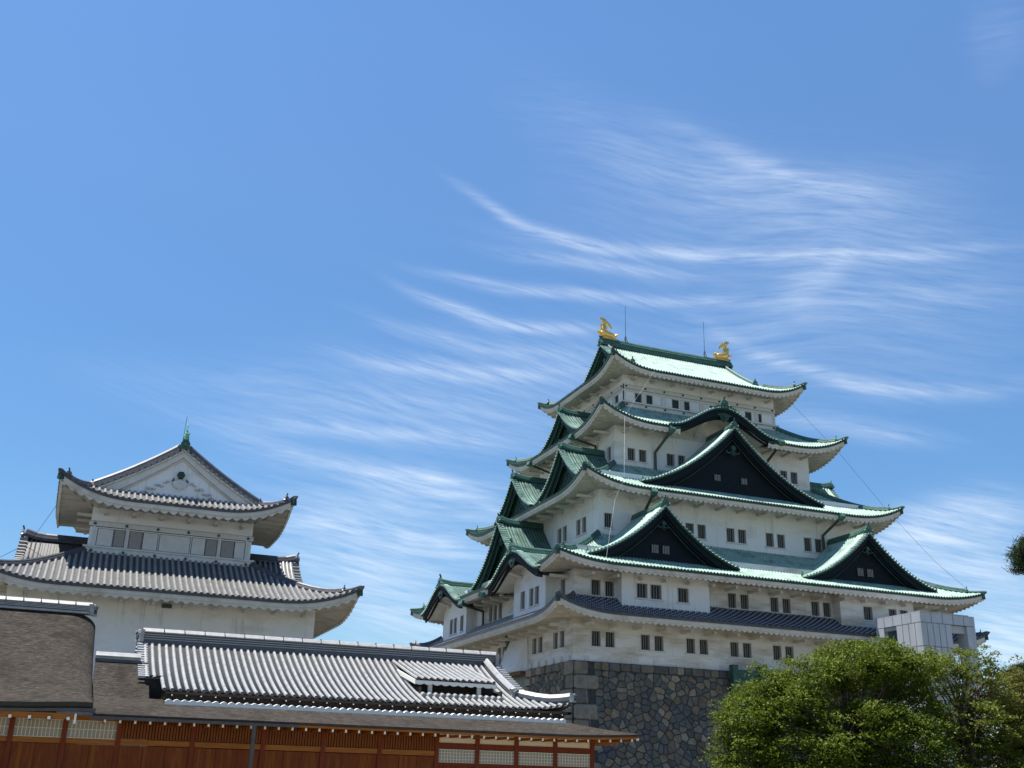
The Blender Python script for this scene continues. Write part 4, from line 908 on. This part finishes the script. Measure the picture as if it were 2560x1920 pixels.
# other slopes (north skirt, west slope)
b=MB(); FN=Fr('N')
def zn(s,e): 
    a=6.7-abs(s+34); q=max(0,1-a/3.); return ZP(e)+.38*q**2.2*max(0,1-e/3.)
roof_side(b,FN,-29.6,-40.7,-27.3,lambda s:0.,lambda s:min(2.6,max(0,6.7-abs(s+34))),zn,.336,.082,capm=2,ne=4,step=.5)
FW=Fr('W'); roof_side(b,FW,-27.3,S0,-31.3,lambda s:0.,lambda s:6.7,lambda s,e:ZP(e),.336,.082,capm=2)
b.build('far_slope_tiles',[NSLV,NPAN,SLVD],th)
prof=lambda s:ZP(max(0,6.7-abs(s+34)))
b=MB(); verge(b,FN,-31.05,prof,(-38.4,-29.6),.075,.3,.35,0); b.build('verge_tiles',[NSLV],th)
b=MB(); verge(b,Fr('S'),50.35,prof,(-38.7,-29.4),.075,.3,.42,0); b.build('verge_tiles',[NSLV],th)
ssg=[-34+4.5*(i/14-1) for i in range(29)]
b=MB(); board_strip(b,FN,-31.1,.08,prof,ssg,.06,.3,0); board_strip(b,Fr('S'),50.3,.08,prof,ssg,.06,.3,0); b.build('bargeboard',[SHE],th)
for fr_,dd in ((FN,-31.5),(Fr('S'),49.8)):
    b=MB()
    for i in range(28): b.poly([fr_.P(ssg[i],dd,-5.2),fr_.P(ssg[i+1],dd,-5.2),fr_.P(ssg[i+1],dd,prof(ssg[i+1])-.1),fr_.P(ssg[i],dd,prof(ssg[i])-.1)],0)
    b.build('gable_panel',[CREAM],th)
def bandridge(par,pts,w,h,right=None,capr=.13):
    b=MB(); b.sweep(pts,[(-w,-.1),(-w,h),(w,h),(w,-.1)],0,right=right); o=b.build('ridge_band',[SLVD],par)
    up=Vector((0,0,1))
    b=MB()
    for k in (.30,.52,.74): 
        b.sweep([Vector(p)+up*h*k for p in pts],[(-w-.025,0),(-w-.025,.035),(w+.025,.035),(w+.025,0)],0,right=right)
    b.sweep([Vector(p)+up*h for p in pts],[(-w-.06,-.02),(-w-.06,.03),(-capr,.06),(-capr*.7,.16),(0,.21),(capr*.7,.16),(capr,.06),(w+.06,.03),(w+.06,-.02)],0,right=right,smooth=True); b.build('ridge_cap',[NSLV],par)
    return o
def joints(par,pts,w,h,st=.95):
    a,c=Vector(pts[0]),Vector(pts[-1]); n=int((c-a).length/st)
    for i in range(1,n):
        b=MB(); p=a.lerp(c,i/n); b.box(p.x-.012,p.x+.012,p.y-w-.07,p.y+w+.07,p.z+h-.04,p.z+h+.225,0); b.build('ridge_joint',[SLVD],par)
rp=[(-50.2,-34,-2.72),(-31.3,-34,-2.68)]
bandridge(th,rp,.17,.5); joints(th,rp,.17,.5)
def endtile(par,c,out,sz):
    c=Vector(c); o=Vector(out).normalized(); r=o.cross(Vector((0,0,1))).normalized(); u=Vector((0,0,1)); b=MB()
    pr=[(-.5,0),(-.46,.55),(-.62,.95),(-.2,.9),(0,1.0),(.2,.9),(.62,.95),(.46,.55),(.5,0)]
    A=[c+r*(a*sz)+u*(bb*sz)+o*.08 for a,bb in pr]; B=[p-o*.2 for p in A]; b.poly(A,0); b.quadgrid([A+[A[0]],B+[B[0]]],0,False); b.poly(B[::-1],0)
    tube(b,[c+u*.36*sz+o*.08,c+u*.36*sz+o*.13],.2*sz,10,1); 
    for sg in (-1,1): tube(b,[c+u*.62*sz+r*sg*.34*sz+o*.1,c+u*.82*sz+o*.1],.05*sz,5,1)
    return b.build('ridge_end_tile',[NSLV,SLVD],par)
endtile(th,(-50.35,-34.0,-2.72),(-1,-.35,0),.62); endtile(th,(-31.2,-34.,-2.7),(1,-.25,0),.62)
dr=[(-31.9,-40.7+e,ZP(e)+.03) for e in (6.5,5.6,4.8,4.,3.3,2.7,2.2)]
bandridge(th,dr,.15,.26); endtile(th,(-31.9,-38.62,ZP(2.1)-.02),(0,-1,0),.5)
dr=[(-29.6-e,-40.7+e,zt_(-29.6-e,e)+.02+(.12*(1-e) if e<1 else 0)) for e in (2.4,1.9,1.4,.9,.45,.1)]
bandridge(th,dr,.14,.22); endtile(th,(-29.62,-40.72,zt_(-29.6,0)+.08),(1,-1,0),.42)
dr=[(-29.6-e,-27.3-e,zt_(-29.6-e,e)) for e in (2.4,1.2,.1)]; bandridge(th,dr,.14,.22)
# tile eave fascia + timber under-structure + white flashing row on the shingle roof
b=MB(); z0=ZP(0)
b.box(-49.3,-29.75,-40.68,-40.5,z0-.13,z0-.02,0); b.box(-29.9,-29.68,-40.68,-27.4,z0-.13,z0-.02,0); b.build('eave_board',[SHE],th)
b=MB(); b.box(-49.25,-30.,-40.35,-40.2,-6.1,z0-.1,0); b.box(-50.1,-49.3,-38.7,-38.5,-6.,-4.65,0); b.build('eave_underside',[SHE],th)
for s in frange(-49.0,-30.2,.62):
    b=MB(); b.box(s-.035,s+.035,-40.66,-40.3,z0-.2,z0-.14,0); b.box(s-.03,s+.03,-40.665,-40.655,z0-.195,z0-.145,1); b.build('tile_eave_rafter',[WOOD,RAFW],th)
b=MB(); n=220; rows=[]
for i in range(n+1):
    s=-49.3+19.1*i/n; ph=((s+49.3)/.336)%1; h=.06+.10*(1-(abs(ph-.5)*2)**2)
    rows.append([(s,-41.12,-6.02),(s,-41.12,-5.96+h),(s,-40.95,-5.94+h),(s,-40.4,-5.85)])
b.quadgrid(rows,0,False); b.build('flashing_strip',[RAFW],th)
# smoke vent dormer
vd=MB()
def zd(s,e): return -4.13+(e-1.85)*.25+.004*(e-1.85)**2
vt=MB(); DX0,DX1=-37.35,-33.05
pan(vt,FE,40.7,frange(DX0,DX1,.6),1.85,6.4,zd,.13,1)
s=DX0+.1
while s<DX1: rib(vt,[FE.P(s,40.7-e+(.05 if e==1.85 else 0),zd(s,e)+.03) for e in (1.85,2.6,3.3,4.0,4.7,5.5,6.4)],.082,(1,0,0),0,True,2,hi=True); s+=.336
vent=vt.build('vent_roof',[NSLV,NPAN,SLVD],th)
b=MB(); rows=[]
for i in range(97):
    s=DX0+(DX1-DX0)*i/96; rows.append([(s,-38.83,-4.17),(s,-38.83,-4.31-.07*abs(math.sin(math.pi*(s-DX0)/.336*.75))),(s,-38.77,-4.31-.07*abs(math.sin(math.pi*(s-DX0)/.336*.75)))])
b.quadgrid(rows,0,False)
for x in (DX0-.02,DX1-.04): b.hexa([(x,-38.8,-4.36),(x+.06,-38.8,-4.36),(x+.06,-35.4,-3.6),(x,-35.4,-3.6),(x,-38.8,-4.14),(x+.06,-38.8,-4.14),(x+.06,-35.4,-3.38),(x,-35.4,-3.38)],0)
b.build('vent_board',[RAFW],vent)
b=MB(); b.box(HX0,HX1,-39.2,-35.9,-5.6,-5.3,0); b.box(HX0,HX1,-37.9,-37.8,-5.3,-4.3,0); b.box(HX0-.02,HX0+.05,-39.1,-37.,-5.3,-4.5,0);b.box(HX1-.05,HX1+.02,-39.1,-37.,-5.3,-4.5,0)
b.box(HX0,HX1,-38.3,-38.2,-4.72,-4.64,0); b.build('vent_opening',[SHE],th)
for x in (-36.5,-33.9): b=MB(); b.box(x-.1,x+.1,-38.6,-38.45,-4.75,-4.25,0); b.build('vent_post',[RAFW],th)
b=MB()
s=HX0+.1
while s<HX1+.1:
    z=ZP(HE0-.1)+.06; pts=[(s+.13*math.cos(a),-40.7+HE0-.22+.0+.09*math.sin(a)*-1,z+.02) for a in [math.pi*k/6 for k in range(7)]]
    b.poly(pts+[(s-.13,-39.1,z+.06),(s+.13,-39.1,z+.06)],0)
    rib(b,[(s,-39.45,z-.01),(s,-39.08,z+.08)],.12,(1,0,0),0,True,0,hi=True); s+=.336
b.build('vent_sill_tiles',[NSLV],th)
# shingle skirt roof
YS=-43.6
def zs(x,e,xe=-27.3):
    a=xe-x; q=max(0,1-a/4.5); return -6.64+.235*e+.006*e*e+.16*q**2*max(0,1-e/3.3)
b=MB(); xs=frange(-52.2,-30.7,1.)+[-30.2,-29.6,-29,-28.4,-27.9,-27.5,-27.3]
b.quadgrid([[(x,YS+min(3.4,max(0,-27.3-x))*k/5,zs(x,min(3.4,max(0,-27.3-x))*k/5)) for k in range(6)] for x in xs],0,True)
ys=[YS,YS+.3,YS+.8,YS+1.4,YS+2.2,YS+3.4]+frange(YS+4.4,-26,2.)
b.quadgrid([[(-27.3-min(3.4,y-YS)*k/5,y,zs(-27.3-(y-YS) if y-YS<4.5 else -32,min(3.4,y-YS)*k/5)) for k in range(6)] for y in ys],0,True)
b.quadgrid([[(x,-40.25+ (3.3)*k/6,-5.82+1.87*(k/6)*(1+.12*(k/6-1))) for k in range(7)] for x in (-52.3,-51.5,-50.6,-49.9)],0,True)
b.build('shingle_roof',[SHIN],th)
b=MB(); zE=lambda x:zs(x,0)
b.quadgrid([[(x,YS,zE(x)-.004),(x,YS+.02,zE(x)-.1),(x,YS+.12,zE(x)-.11)] for x in xs],0,False)
b.quadgrid([[(-27.3,y,zs(-27.3-(y-YS),0)-.004),(-27.32,y,zs(-27.3-(y-YS),0)-.1),(-27.45,y,zs(-27.3-(y-YS),0)-.11)] for y in ys],0,False)
b.build('shingle_edge',[SHE],th)
b=MB()
b.quadgrid([[(x,YS+.1,zE(x)-.10),(x,YS+.1,zE(x)-.19),(x,YS+.16,zE(x)-.2),(x,WY,zE(-40)-.02)] for x in xs[:-1]],0,False)
b.quadgrid([[(-27.4,y,zs(-27.3-(y-YS),0)-.1),(-27.4,y,zs(-27.3-(y-YS),0)-.2),(-29.2,max(y,WY),zE(-40)-.02)] for y in ys[1:]],0,False)
b.build('eave_soffit',[WOODL],th)
def rafter(par,x,zt,y0=YS+.22,lean=0): 
    b=MB(); b.box(x-.038,x+.038,y0,WY+.05,zt-.32,zt-.21,0); b.box(x-.042,x+.042,y0-.012,y0,zt-.325,zt-.205,1); return b.build('rafter',[WOODL,RAFW],par)
for x in frange(-51.7,-27.75,.585): rafter(th,x,zE(x))
b=MB()
tube(b,[(-28.6,-42.6,-6.7),(-27.5,-43.4,-6.66)],.08,4,0); tube(b,[(-27.52,-43.38,-6.7),(-27.42,-43.46,-6.68)],.09,4,1); b.build('corner_rafter',[WOODL,RAFW],th)
for k,y in enumerate(frange(-41.5,-27,.6)):
    b=MB(); b.box(-29.2,-27.6,y-.04,y+.04,-6.95,-6.84,0); b.box(-27.6,-27.588,y-.044,y+.044,-6.955,-6.835,1); b.build('rafter',[WOODL,RAFW],th)
# link ridge
bandridge(th,[(-52.3,-36.95,-3.95),(-50.3,-36.95,-3.95)],.13,.16,capr=.1)
# palace wall
lh=empty('shingle_hall',(-58,-38,-10.6),'palace hall at the left edge with a large brown shingle roof and lattice windows','palace hall')
POSTS=[-59.3,-57.2,-55.16,-53.15,-51.04,-48.04,-45.06,-42.42,-39.84,-37.14,-35.15,-33.18,-31.17,-29.21]
ZT=-6.66
for i,x in enumerate(POSTS):
    par=lh if x<-52.5 else th
    b=MB(); b.box(x-.1,x+.1,WY-.06,WY+.12,-10.6,ZT,0); b.build('post',[POST],par)
def shoji(par,x0,x1,z0,z1,nx,nz):
    b=MB(); b.box(x0,x1,WY+.02,WY+.05,z0,z1,0)
    for i in range(1,nx): x=x0+(x1-x0)*i/nx; b.box(x-.018,x+.018,WY-.01,WY+.02,z0,z1,1)
    for j in range(0,nz+1): z=z0+(z1-z0)*j/nz; b.box(x0,x1,WY-.016,WY-.01,z-.016,z+.016,1)
    return b.build('lattice_window',[PAPER,LATT],par)
def beam(par,x0,x1,z0,z1,pr=.03,m=None): b=MB(); b.box(x0,x1,WY-pr,WY+.1,z0,z1,0); return b.build('beam',[m or WOODL],par)
def boards(par,x0,x1,z0,z1,n,m,gap=.012,name='board_panel'):
    b=MB(); w=(x1-x0)/n; b.box(x0,x1,WY+.06,WY+.09,z0,z1,1)
    for i in range(n): b.box(x0+i*w+gap,x0+(i+1)*w-gap,WY+.0-(.012 if i%2 else 0),WY+.06,z0,z1,0)
    return b.build(name,[m,SHE],par)
for i in range(len(POSTS)-1):
    x0,x1=POSTS[i]+.1,POSTS[i+1]-.1; par=lh if POSTS[i]<-52.5 and POSTS[i+1]<-50 and i<3 else th
    if i<3: par=lh
    if i>=9:
        b=MB(); b.box(x0,x1,WY+.02,WY+.08,-7.17,ZT,0); b.build('plaster_panel',[CREAM],par)
        beam(par,x0,x1,-7.42,-7.18,m=POST); shoji(par,x0,x1,-8.02,-7.46,12,4); beam(par,x0,x1,-8.2,-8.03,m=POST); boards(par,x0,x1,-10.6,-8.21,6,WOOD)
    elif i<4:
        shoji(par,x0,x1,-7.55,-6.87,12,2); beam(par,x0,x1,-6.86,ZT); beam(par,x0,x1,-7.78,-7.57); boards(par,x0,x1,-10.6,-7.8,2,WOOD,.008)
    else:
        boards(par,x0,x1,-7.52,ZT,int((x1-x0)/.12),SLAT,.02,'slat_panel'); beam(par,x0,x1,-7.76,-7.54); boards(par,x0,x1,-10.6,-7.79,3,WOOD,.008)
b=MB(); b.box(-29.25,-29.15,-41.8,-27.,-10.6,-6.7,0); b.build('side_wall',[WOOD],th)
b=MB(); b.box(-49.5,-31.9,-40.6,-27.6,-10.,-5.9,0); b.build('inner_wall',[SHE],th)
# gutters and pipes
b=MB(); b.box(-52.3,-43.95,YS-.14,YS-.02,-6.86,-6.74,0); b.build('gutter',[GUT],th)
b=MB(); b.box(-45.85,-45.68,YS-.1,YS+.02,-10.6,-6.86,0); b.build('downpipe',[GUT],th)
# left hall roof
LP=conc(-6.36,-1.5,9.6,.32); b=MB(); rows=[]
colx=[(x,0) for x in frange(-63,-53.6,1.)]+[(-53.6+1.35*math.sin(t),.75*(1-math.cos(t))) for t in [math.pi/2*k/8 for k in range(1,9)]]
def liftL(x,e): q=max(0,(x+57)/5); return .22*q**2*max(0,1-e/5)
for x,dz in colx: rows.append([(x-.02*e,YS+e,LP(e)-dz*(.12+.88*(e/9.6)**.6)+liftL(x,e)) for e in [9.6*k/12 for k in range(13)]])
b.quadgrid(rows,0,True)
b.quadgrid([[(x,y,z) for x,y,z in ((-63,-34,-1.5),(-53.6,-34,-1.5))],[(-63,-24.4,-6.36),(-53.6,-24.4,-6.36)]],0,True)
lr=b.build('shingle_roof',[SHIN],lh)
b=MB(); x,dz=colx[-1]; rr_=rows[-1]
b.quadgrid([[p,(p[0]-.02,p[1],p[2]-.34),(p[0]-.5,p[1],p[2]-.34)] for p in rr_],0,False)
b.quadgrid([[r[0],(r[0][0],r[0][1]+.03,r[0][2]-.16),(r[0][0],r[0][1]+.1,r[0][2]-.26),(r[0][0],WY,r[0][2]-.3)] for r in rows],0,False)
b.build('shingle_edge',[SHE],lr)
b=MB(); b.quadgrid([[(r[0][0]+.05,YS-.02,r[0][2]-.24),(r[0][0]+.05,YS-.02,r[0][2]-.36),(r[0][0]+.05,YS+.08,r[0][2]-.36)] for r in rows],0,False); b.box(-52.35,-52.12,YS-.03,YS+.1,rows[-1][0][2]-.34,rows[-1][0][2]-.2,0); b.build('gutter',[GUT],lr)
b=MB(); b.box(-63,-52.9,YS+.18,YS+.24,-6.9,-6.68,0); b.box(-63,-52.9,YS+.24,WY+.1,-6.72,-6.69,0); b.build('eave_board',[WOODL],lh)
for x in frange(-58.8,-53.1,.69): 
    b=MB(); b.box(x-.05,x+.05,YS+.1,WY,-6.93,-6.82,0); b.box(x-.055,x+.055,YS+.085,YS+.1,-6.935,-6.815,1); b.build('rafter',[WOODL,RAFW],lh)
b=MB(); b.box(-52.88,-52.80,YS+.12,YS+.2,-7.06,-6.68,0); b.build('corner_post_end',[RAFW],lh)
bandridge(lh,[(-63,-34,-1.5),(-52.75,-34,-1.5)],.2,.3,capr=.14); joints(lh,[(-63,-34,-1.5),(-52.75,-34,-1.5)],.2,.3,.75)
b=MB(); b.box(-63,-52.85,-34.32,-34.22,-1.58,-1.48,0); b.build('ridge_tile_row',[NSLV],lh)
endtile(lh,(-52.65,-34.,-1.62),(1,-.5,0),.55)
b=MB(); b.box(-56.3,-56.12,YS-.12,YS+.03,-10.6,-6.7,0); b.build('downpipe',[GUT],lh)
b=MB(); 
for i in range(8): b.box(-63,-52.6,YS+1.7+i,YS+2.6+i,-10.5,min(-6.9,-6.9),0)
b.build('inner_wall',[SHE],lh)
# ================================================================ LIFT TOWER
lt=empty('lift_tower',(11,-21.4,-10.6),'square grey panelled lift tower standing in front of the right end of the tall keep','lift tower')
X0,X1,Y0,Y1,ZT2=8.29,13.78,-24.,-18.75,4.68
def pbox(x0,x1,y0,y1,z0,z1,nx,ny,nz,name='panel_wall',parent=lt,g=.03):
    b=MB(); b.box(x0+.04,x1-.04,y0+.04,y1-.04,z0,z1-.02,1)
    for i in range(nx):
        for k in range(nz):
            a=x0+(x1-x0)*i/nx+g; c=x0+(x1-x0)*(i+1)/nx-g; e=z0+(z1-z0)*k/nz+g; h=z0+(z1-z0)*(k+1)/nz-g
            if i==0: a=x0
            if i==nx-1: c=x1
            b.box(a,c,y0,y0+.039,e,h,0); b.box(a,c,y1-.039,y1,e,h,0)
    for j in range(ny):
        for k in range(nz):
            a=y0+(y1-y0)*j/ny+g; c=y0+(y1-y0)*(j+1)/ny-g; e=z0+(z1-z0)*k/nz+g; h=z0+(z1-z0)*(k+1)/nz-g
            if j==0: a=y0+.001
            if j==ny-1: c=y1-.001
            b.box(x0-.001,x0+.039,a,c,e,h,0); b.box(x1-.039,x1+.001,a,c,e,h,0)
    b.box(x0,x1,y0,y1,z1-.02,z1,0)
    return b.build(name,[PANM,SEAM],parent)
pbox(X0,X1,Y0,Y1,3.88,ZT2,5,5,1,'top_band')
pbox(X0,11.32,Y0,-21.2,2.05,3.87,5,4,1); pbox(X0,11.32,Y0,-21.2,-10.6,2.04,5,4,5)
pbox(12.92,X1,Y0,-22.9,2.05,3.87,1,1,1); pbox(12.92,X1,Y0,-22.9,-10.6,2.04,1,1,5)
pbox(X0,9.2,-19.7,Y1,-10.6,3.87,1,1,6); pbox(12.92,X1,-19.8,Y1,-10.6,3.87,1,1,6)
pbox(11.33,12.91,Y0+.02,-22.9,-10.6,-2.,2,1,2)
b=MB(); b.box(8.7,8.74,-21.19,-19.71,-10.6,3.62,0); b.build('tower_glass',[TGLASS],lt)
b=MB(); b.box(X0+.12,8.69,-21.19,-19.71,3.6,3.87,0); b.box(X0+.3,X1-.3,Y0+.3,Y1-.3,3.62,3.87,0); b.box(11.33,12.91,Y0+.25,Y0+.5,3.3,3.87,0); b.build('lintel',[PANM],lt)
b=MB(); b.box(X0-.0,X1-.6,Y0-.05,Y1,ZT2,ZT2+.06,0); b.build('roof_coping',[PANM],lt)
b=MB(); tube(b,[(12.9,-20,ZT2),(12.9,-20,ZT2+.75)],.02,4,0); b.build('aerial',[ROD],lt)
b=MB(); b.hexa([(7.1,-19.6,2.55),(8.28,-19.6,2.75),(8.28,-18.8,2.75),(7.1,-18.8,2.55),(6.95,-19.6,2.95),(8.28,-19.6,3.15),(8.28,-18.8,3.15),(6.95,-18.8,2.95)],0); b.build('canopy',[PANM],lt)
# ================================================================ GROUND
b=MB(); b.quadgrid([[(x,y,-10.6) for y in (-3000,-300,-60,60,600,6000)] for x in (-4000,-300,-60,60,300,4000)],0,False)
g=b.build('ground',[GROUND]); g['kind']='structure'
# ================================================================ TREES
def leafmat(name,c1,c2,c3):
    m=mat(name,c1,c2,.6,.9,c3=c3,s3=5.,t3=(.45,.7),spec=.2); nt=m.node_tree; N=nt.nodes; L=nt.links
    p=N['Principled BSDF']; out=N['Material Output']; t=N.new('ShaderNodeBsdfTranslucent'); mx=N.new('ShaderNodeMixShader'); mx.inputs[0].default_value=.34
    src=p.inputs['Base Color'].links[0].from_socket; L.new(src,t.inputs[0]); L.new(p.outputs[0],mx.inputs[1]); L.new(t.outputs[0],mx.inputs[2]); L.new(mx.outputs[0],out.inputs[0]); return m
LEAF=leafmat('zelkova_leaf',(.092,.130,.010),(.128,.162,.015),(.045,.07,.007))
LEAF2=leafmat('pale_leaf',(.115,.145,.018),(.15,.175,.026),(.07,.09,.011))
LEAF3=leafmat('pine_needle',(.025,.045,.018),(.04,.06,.022),(.02,.03,.012))
LEAF4=leafmat('olive_leaf',(.125,.13,.02),(.165,.162,.032),(.065,.07,.013))
def mesh_np(name,V,F,m,parent,n=4):
    me=bpy.data.meshes.new(name); me.vertices.add(len(V)); me.vertices.foreach_set('co',V.astype(np.float32).ravel())
    nf=len(F); me.loops.add(nf*n); me.loops.foreach_set('vertex_index',F.astype(np.int32).ravel()); me.polygons.add(nf)
    me.polygons.foreach_set('loop_start',np.arange(0,nf*n,n,dtype=np.int32)); me.polygons.foreach_set('loop_total',np.full(nf,n,np.int32)); me.update(calc_edges=True)
    me.materials.append(m); o=bpy.data.objects.new(name,me); col.objects.link(o)
    if parent: o.parent=parent; o.location=-parent.location
    return o
def tree(name,base,ells,ncl,per,leaf,m,label,cat='tree',seed=1,needle=False,spread=.42,clr=.35,trunk=.28):
    rg=np.random.default_rng(seed); root=empty(name,base,label,cat)
    E_=np.array(ells,float); vol=E_[:,3]*E_[:,4]*E_[:,5]; 
    pick=rg.choice(len(E_),ncl,p=(vol**.75)/(vol**.75).sum()); d=rg.normal(size=(ncl,3)); d/=np.linalg.norm(d,axis=1)[:,None]
    r=rg.uniform(0.35,1.,ncl)**.55
    C=E_[pick,:3]+d*E_[pick,3:]*r[:,None]*np.where(rg.random(ncl)<.12,1.10,1.)[:,None]
    lob=np.sin(C[:,0]*2.1+seed)+np.sin(C[:,2]*2.9+C[:,1])+np.sin(C[:,1]*2.3-C[:,0]*1.7)
    C=C[(lob>-1.1)|(rg.random(ncl)<.15)]
    if not needle:
        k=rg.choice(len(C),max(1,len(C)//14)); out_=C[k]-E_[:, :3].mean(axis=0); out_/=np.linalg.norm(out_,axis=1)[:,None]; C=np.concatenate([C,C[k]+out_*rg.uniform(.2,.75,len(k))[:,None]])
    n=len(C)*per; ci=np.repeat(np.arange(len(C)),per); sz=rg.uniform(.6,1.3,len(C))*spread
    o=rg.normal(size=(n,3))*np.array([1,1,.34])*sz[ci][:,None]*.62; o[:,2]-=(o[:,0]**2+o[:,1]**2)*.35; pos=C[ci]+o
    if needle:
        dr=rg.normal(size=(n,3)); dr[:,2]=np.abs(dr[:,2])*.9+.2; dr/=np.linalg.norm(dr,axis=1)[:,None]; pos=C[ci]+rg.normal(size=(n,3))*.05*np.array([3,3,1.])
        sd=np.cross(dr,rg.normal(size=(n,3))); sd/=np.linalg.norm(sd,axis=1)[:,None]
        a=pos-sd*leaf*.06; b_=pos+sd*leaf*.06; c=pos+dr*leaf+sd*leaf*.02; e=pos+dr*leaf-sd*leaf*.02
        V=np.stack([a,b_,c,e],1).reshape(-1,3)
    else:
        nn=rg.normal(size=(n,3)); nn[:,2]=np.abs(nn[:,2])+.7; nn/=np.linalg.norm(nn,axis=1)[:,None]
        u=np.cross(nn,rg.normal(size=(n,3))); u/=np.linalg.norm(u,axis=1)[:,None]; v=np.cross(nn,u); L_=leaf*rg.uniform(.6,1.25,n)[:,None]
        V=np.stack([pos-u*L_*.5,pos+v*L_*.27+nn*L_*.05,pos+u*L_*.5,pos-v*L_*.27+nn*L_*.05],1).reshape(-1,3)
    F=np.arange(n*4).reshape(-1,4)
    mesh_np('crown',V,F,m,root)
    b=MB(); bp=Vector(base); rr_=random.Random(seed)
    top=Vector(E_[:, :3].mean(axis=0)); b.sweep([bp,bp.lerp(top,.35)+Vector((.2,0,0)),bp.lerp(top,.7),top],[(trunk*math.cos(k),trunk*math.sin(k)) for k in [2*math.pi*j/8 for j in range(8)]],0,True,True,scale=[1.2,1,.8,.4])
    for e in E_:
        for _ in range(9 if not needle else 4):
            t=bp.lerp(top,rr_.uniform(.4,.95)); q=Vector(e[:3])+Vector([rr_.uniform(-.8,.8)*e[3+i] for i in range(3)]); mid=t.lerp(q,.5)+Vector((rr_.uniform(-.4,.4),rr_.uniform(-.4,.4),.35))
            b.sweep([t,mid,q],[(.07*math.cos(k),.07*math.sin(k)) for k in [2*math.pi*j/5 for j in range(5)]],0,True,True,scale=[1.3,.7,.2])
    b.build('trunk',[BARK],root); return root
tree('broadleaf_tree',(-17,-45.5,-10.6),[(-21.9,-45,-5.6,1.7,2.4,1.1),(-22.1,-45,-7.3,1.7,2.2,1.2),(-20.6,-45,-4.6,1.9,2.4,1.2),(-18.3,-45,-3.6,2.1,2.4,1.3),(-16.2,-45,-2.8,2.0,2.4,1.3),(-14.3,-45,-2.35,2.0,2.4,1.25),(-12.5,-44.8,-2.9,1.7,2.4,1.4),(-12.2,-44.6,-4.8,2.0,2.4,1.4),(-20.,-46,-7.0,2.6,2.6,1.4),(-17.,-46,-5.8,2.8,2.6,1.5),(-14,-46,-6.3,2.8,2.6,1.5),(-20,-46,-9.2,3.2,2.6,1.2),(-16,-46.4,-8.6,3.,2.6,1.5),(-12.6,-46.4,-8.6,2.6,2.4,1.5)],2100,70,.17,LEAF,'wide yellow-green broadleaf tree covering the stone base left of the lift tower',seed=4,spread=.5)
tree('airy_tree',(-8,-44,-10.6),[(-10.2,-43.6,-2.4,1.5,1.7,1.2),(-8.4,-43.6,-2.6,1.6,1.6,1.2),(-6.6,-43.6,-2.2,1.5,1.6,1.2),(-5.0,-43.4,-3.2,1.2,1.6,1.1),(-8.4,-44,-4.9,2.7,2.4,1.4),(-6,-44,-5.6,2.2,2.2,1.4),(-9.4,-44,-7.4,2.6,2.4,1.8),(-6.6,-44,-7.8,2.6,2.4,1.8)],780,44,.17,LEAF2,'thin airy tree whose light foliage lets the lift tower show through','tree',seed=11,spread=.42)
tree('olive_tree',(-2.5,-43,-10.6),[(-4.2,-42.6,-4.2,1.6,2.2,1.3),(-2.2,-42.6,-3.3,1.9,2.,1.4),(-.2,-42.6,-3.4,1.6,2.,1.6),(-4,-42.8,-6.6,2.4,2.4,1.5),(-1.4,-43,-6.4,2.4,2.4,1.7),(-4.4,-43,-8.8,2.6,2.4,1.6),(-1.4,-43,-8.8,2.8,2.4,1.7)],1500,52,.16,LEAF4,'dull olive-brown tree filling the bottom right corner of the photo','tree',seed=21)
tree('low_bright_tree',(-10.5,-51.,-10.6),[(-11.6,-51,-9.0,1.9,1.9,1.),(-9.6,-50.6,-8.5,1.8,1.9,1.),(-7.9,-50.4,-8.0,1.7,1.9,1.1),(-14.0,-51,-9.7,1.8,1.9,.7)],520,56,.19,LEAF,'low bright green tree in front of the others near the bottom right','tree',seed=31,spread=.5)
tree('pine_tree',(1.8,-38,-10.6),[(.9,-39.6,-2.1,1.2,1.1,.6),(2.2,-39.5,-1.7,1.2,1.1,.6),(1.4,-39.5,-3.4,1.7,1.3,.8),(2,-39.3,-5,2.2,1.5,1.)],420,60,.30,LEAF3,'dark pine tree top rising behind the olive tree at the right edge','pine tree',seed=41,needle=True,spread=.3)
tree('tall_pine_tree',(-15.6,-59.,-10.6),[(-18.55,-60,.35,.72,.9,.42),(-18.5,-60,-.2,.85,.9,.4),(-17.2,-60,.9,1.2,1.2,.8),(-16.5,-60,-1.8,1.9,1.2,.5)],330,70,.22,LEAF3,'tall dark pine whose branch tip reaches in at the right edge above the roofs','pine tree',seed=51,needle=True,spread=.3)
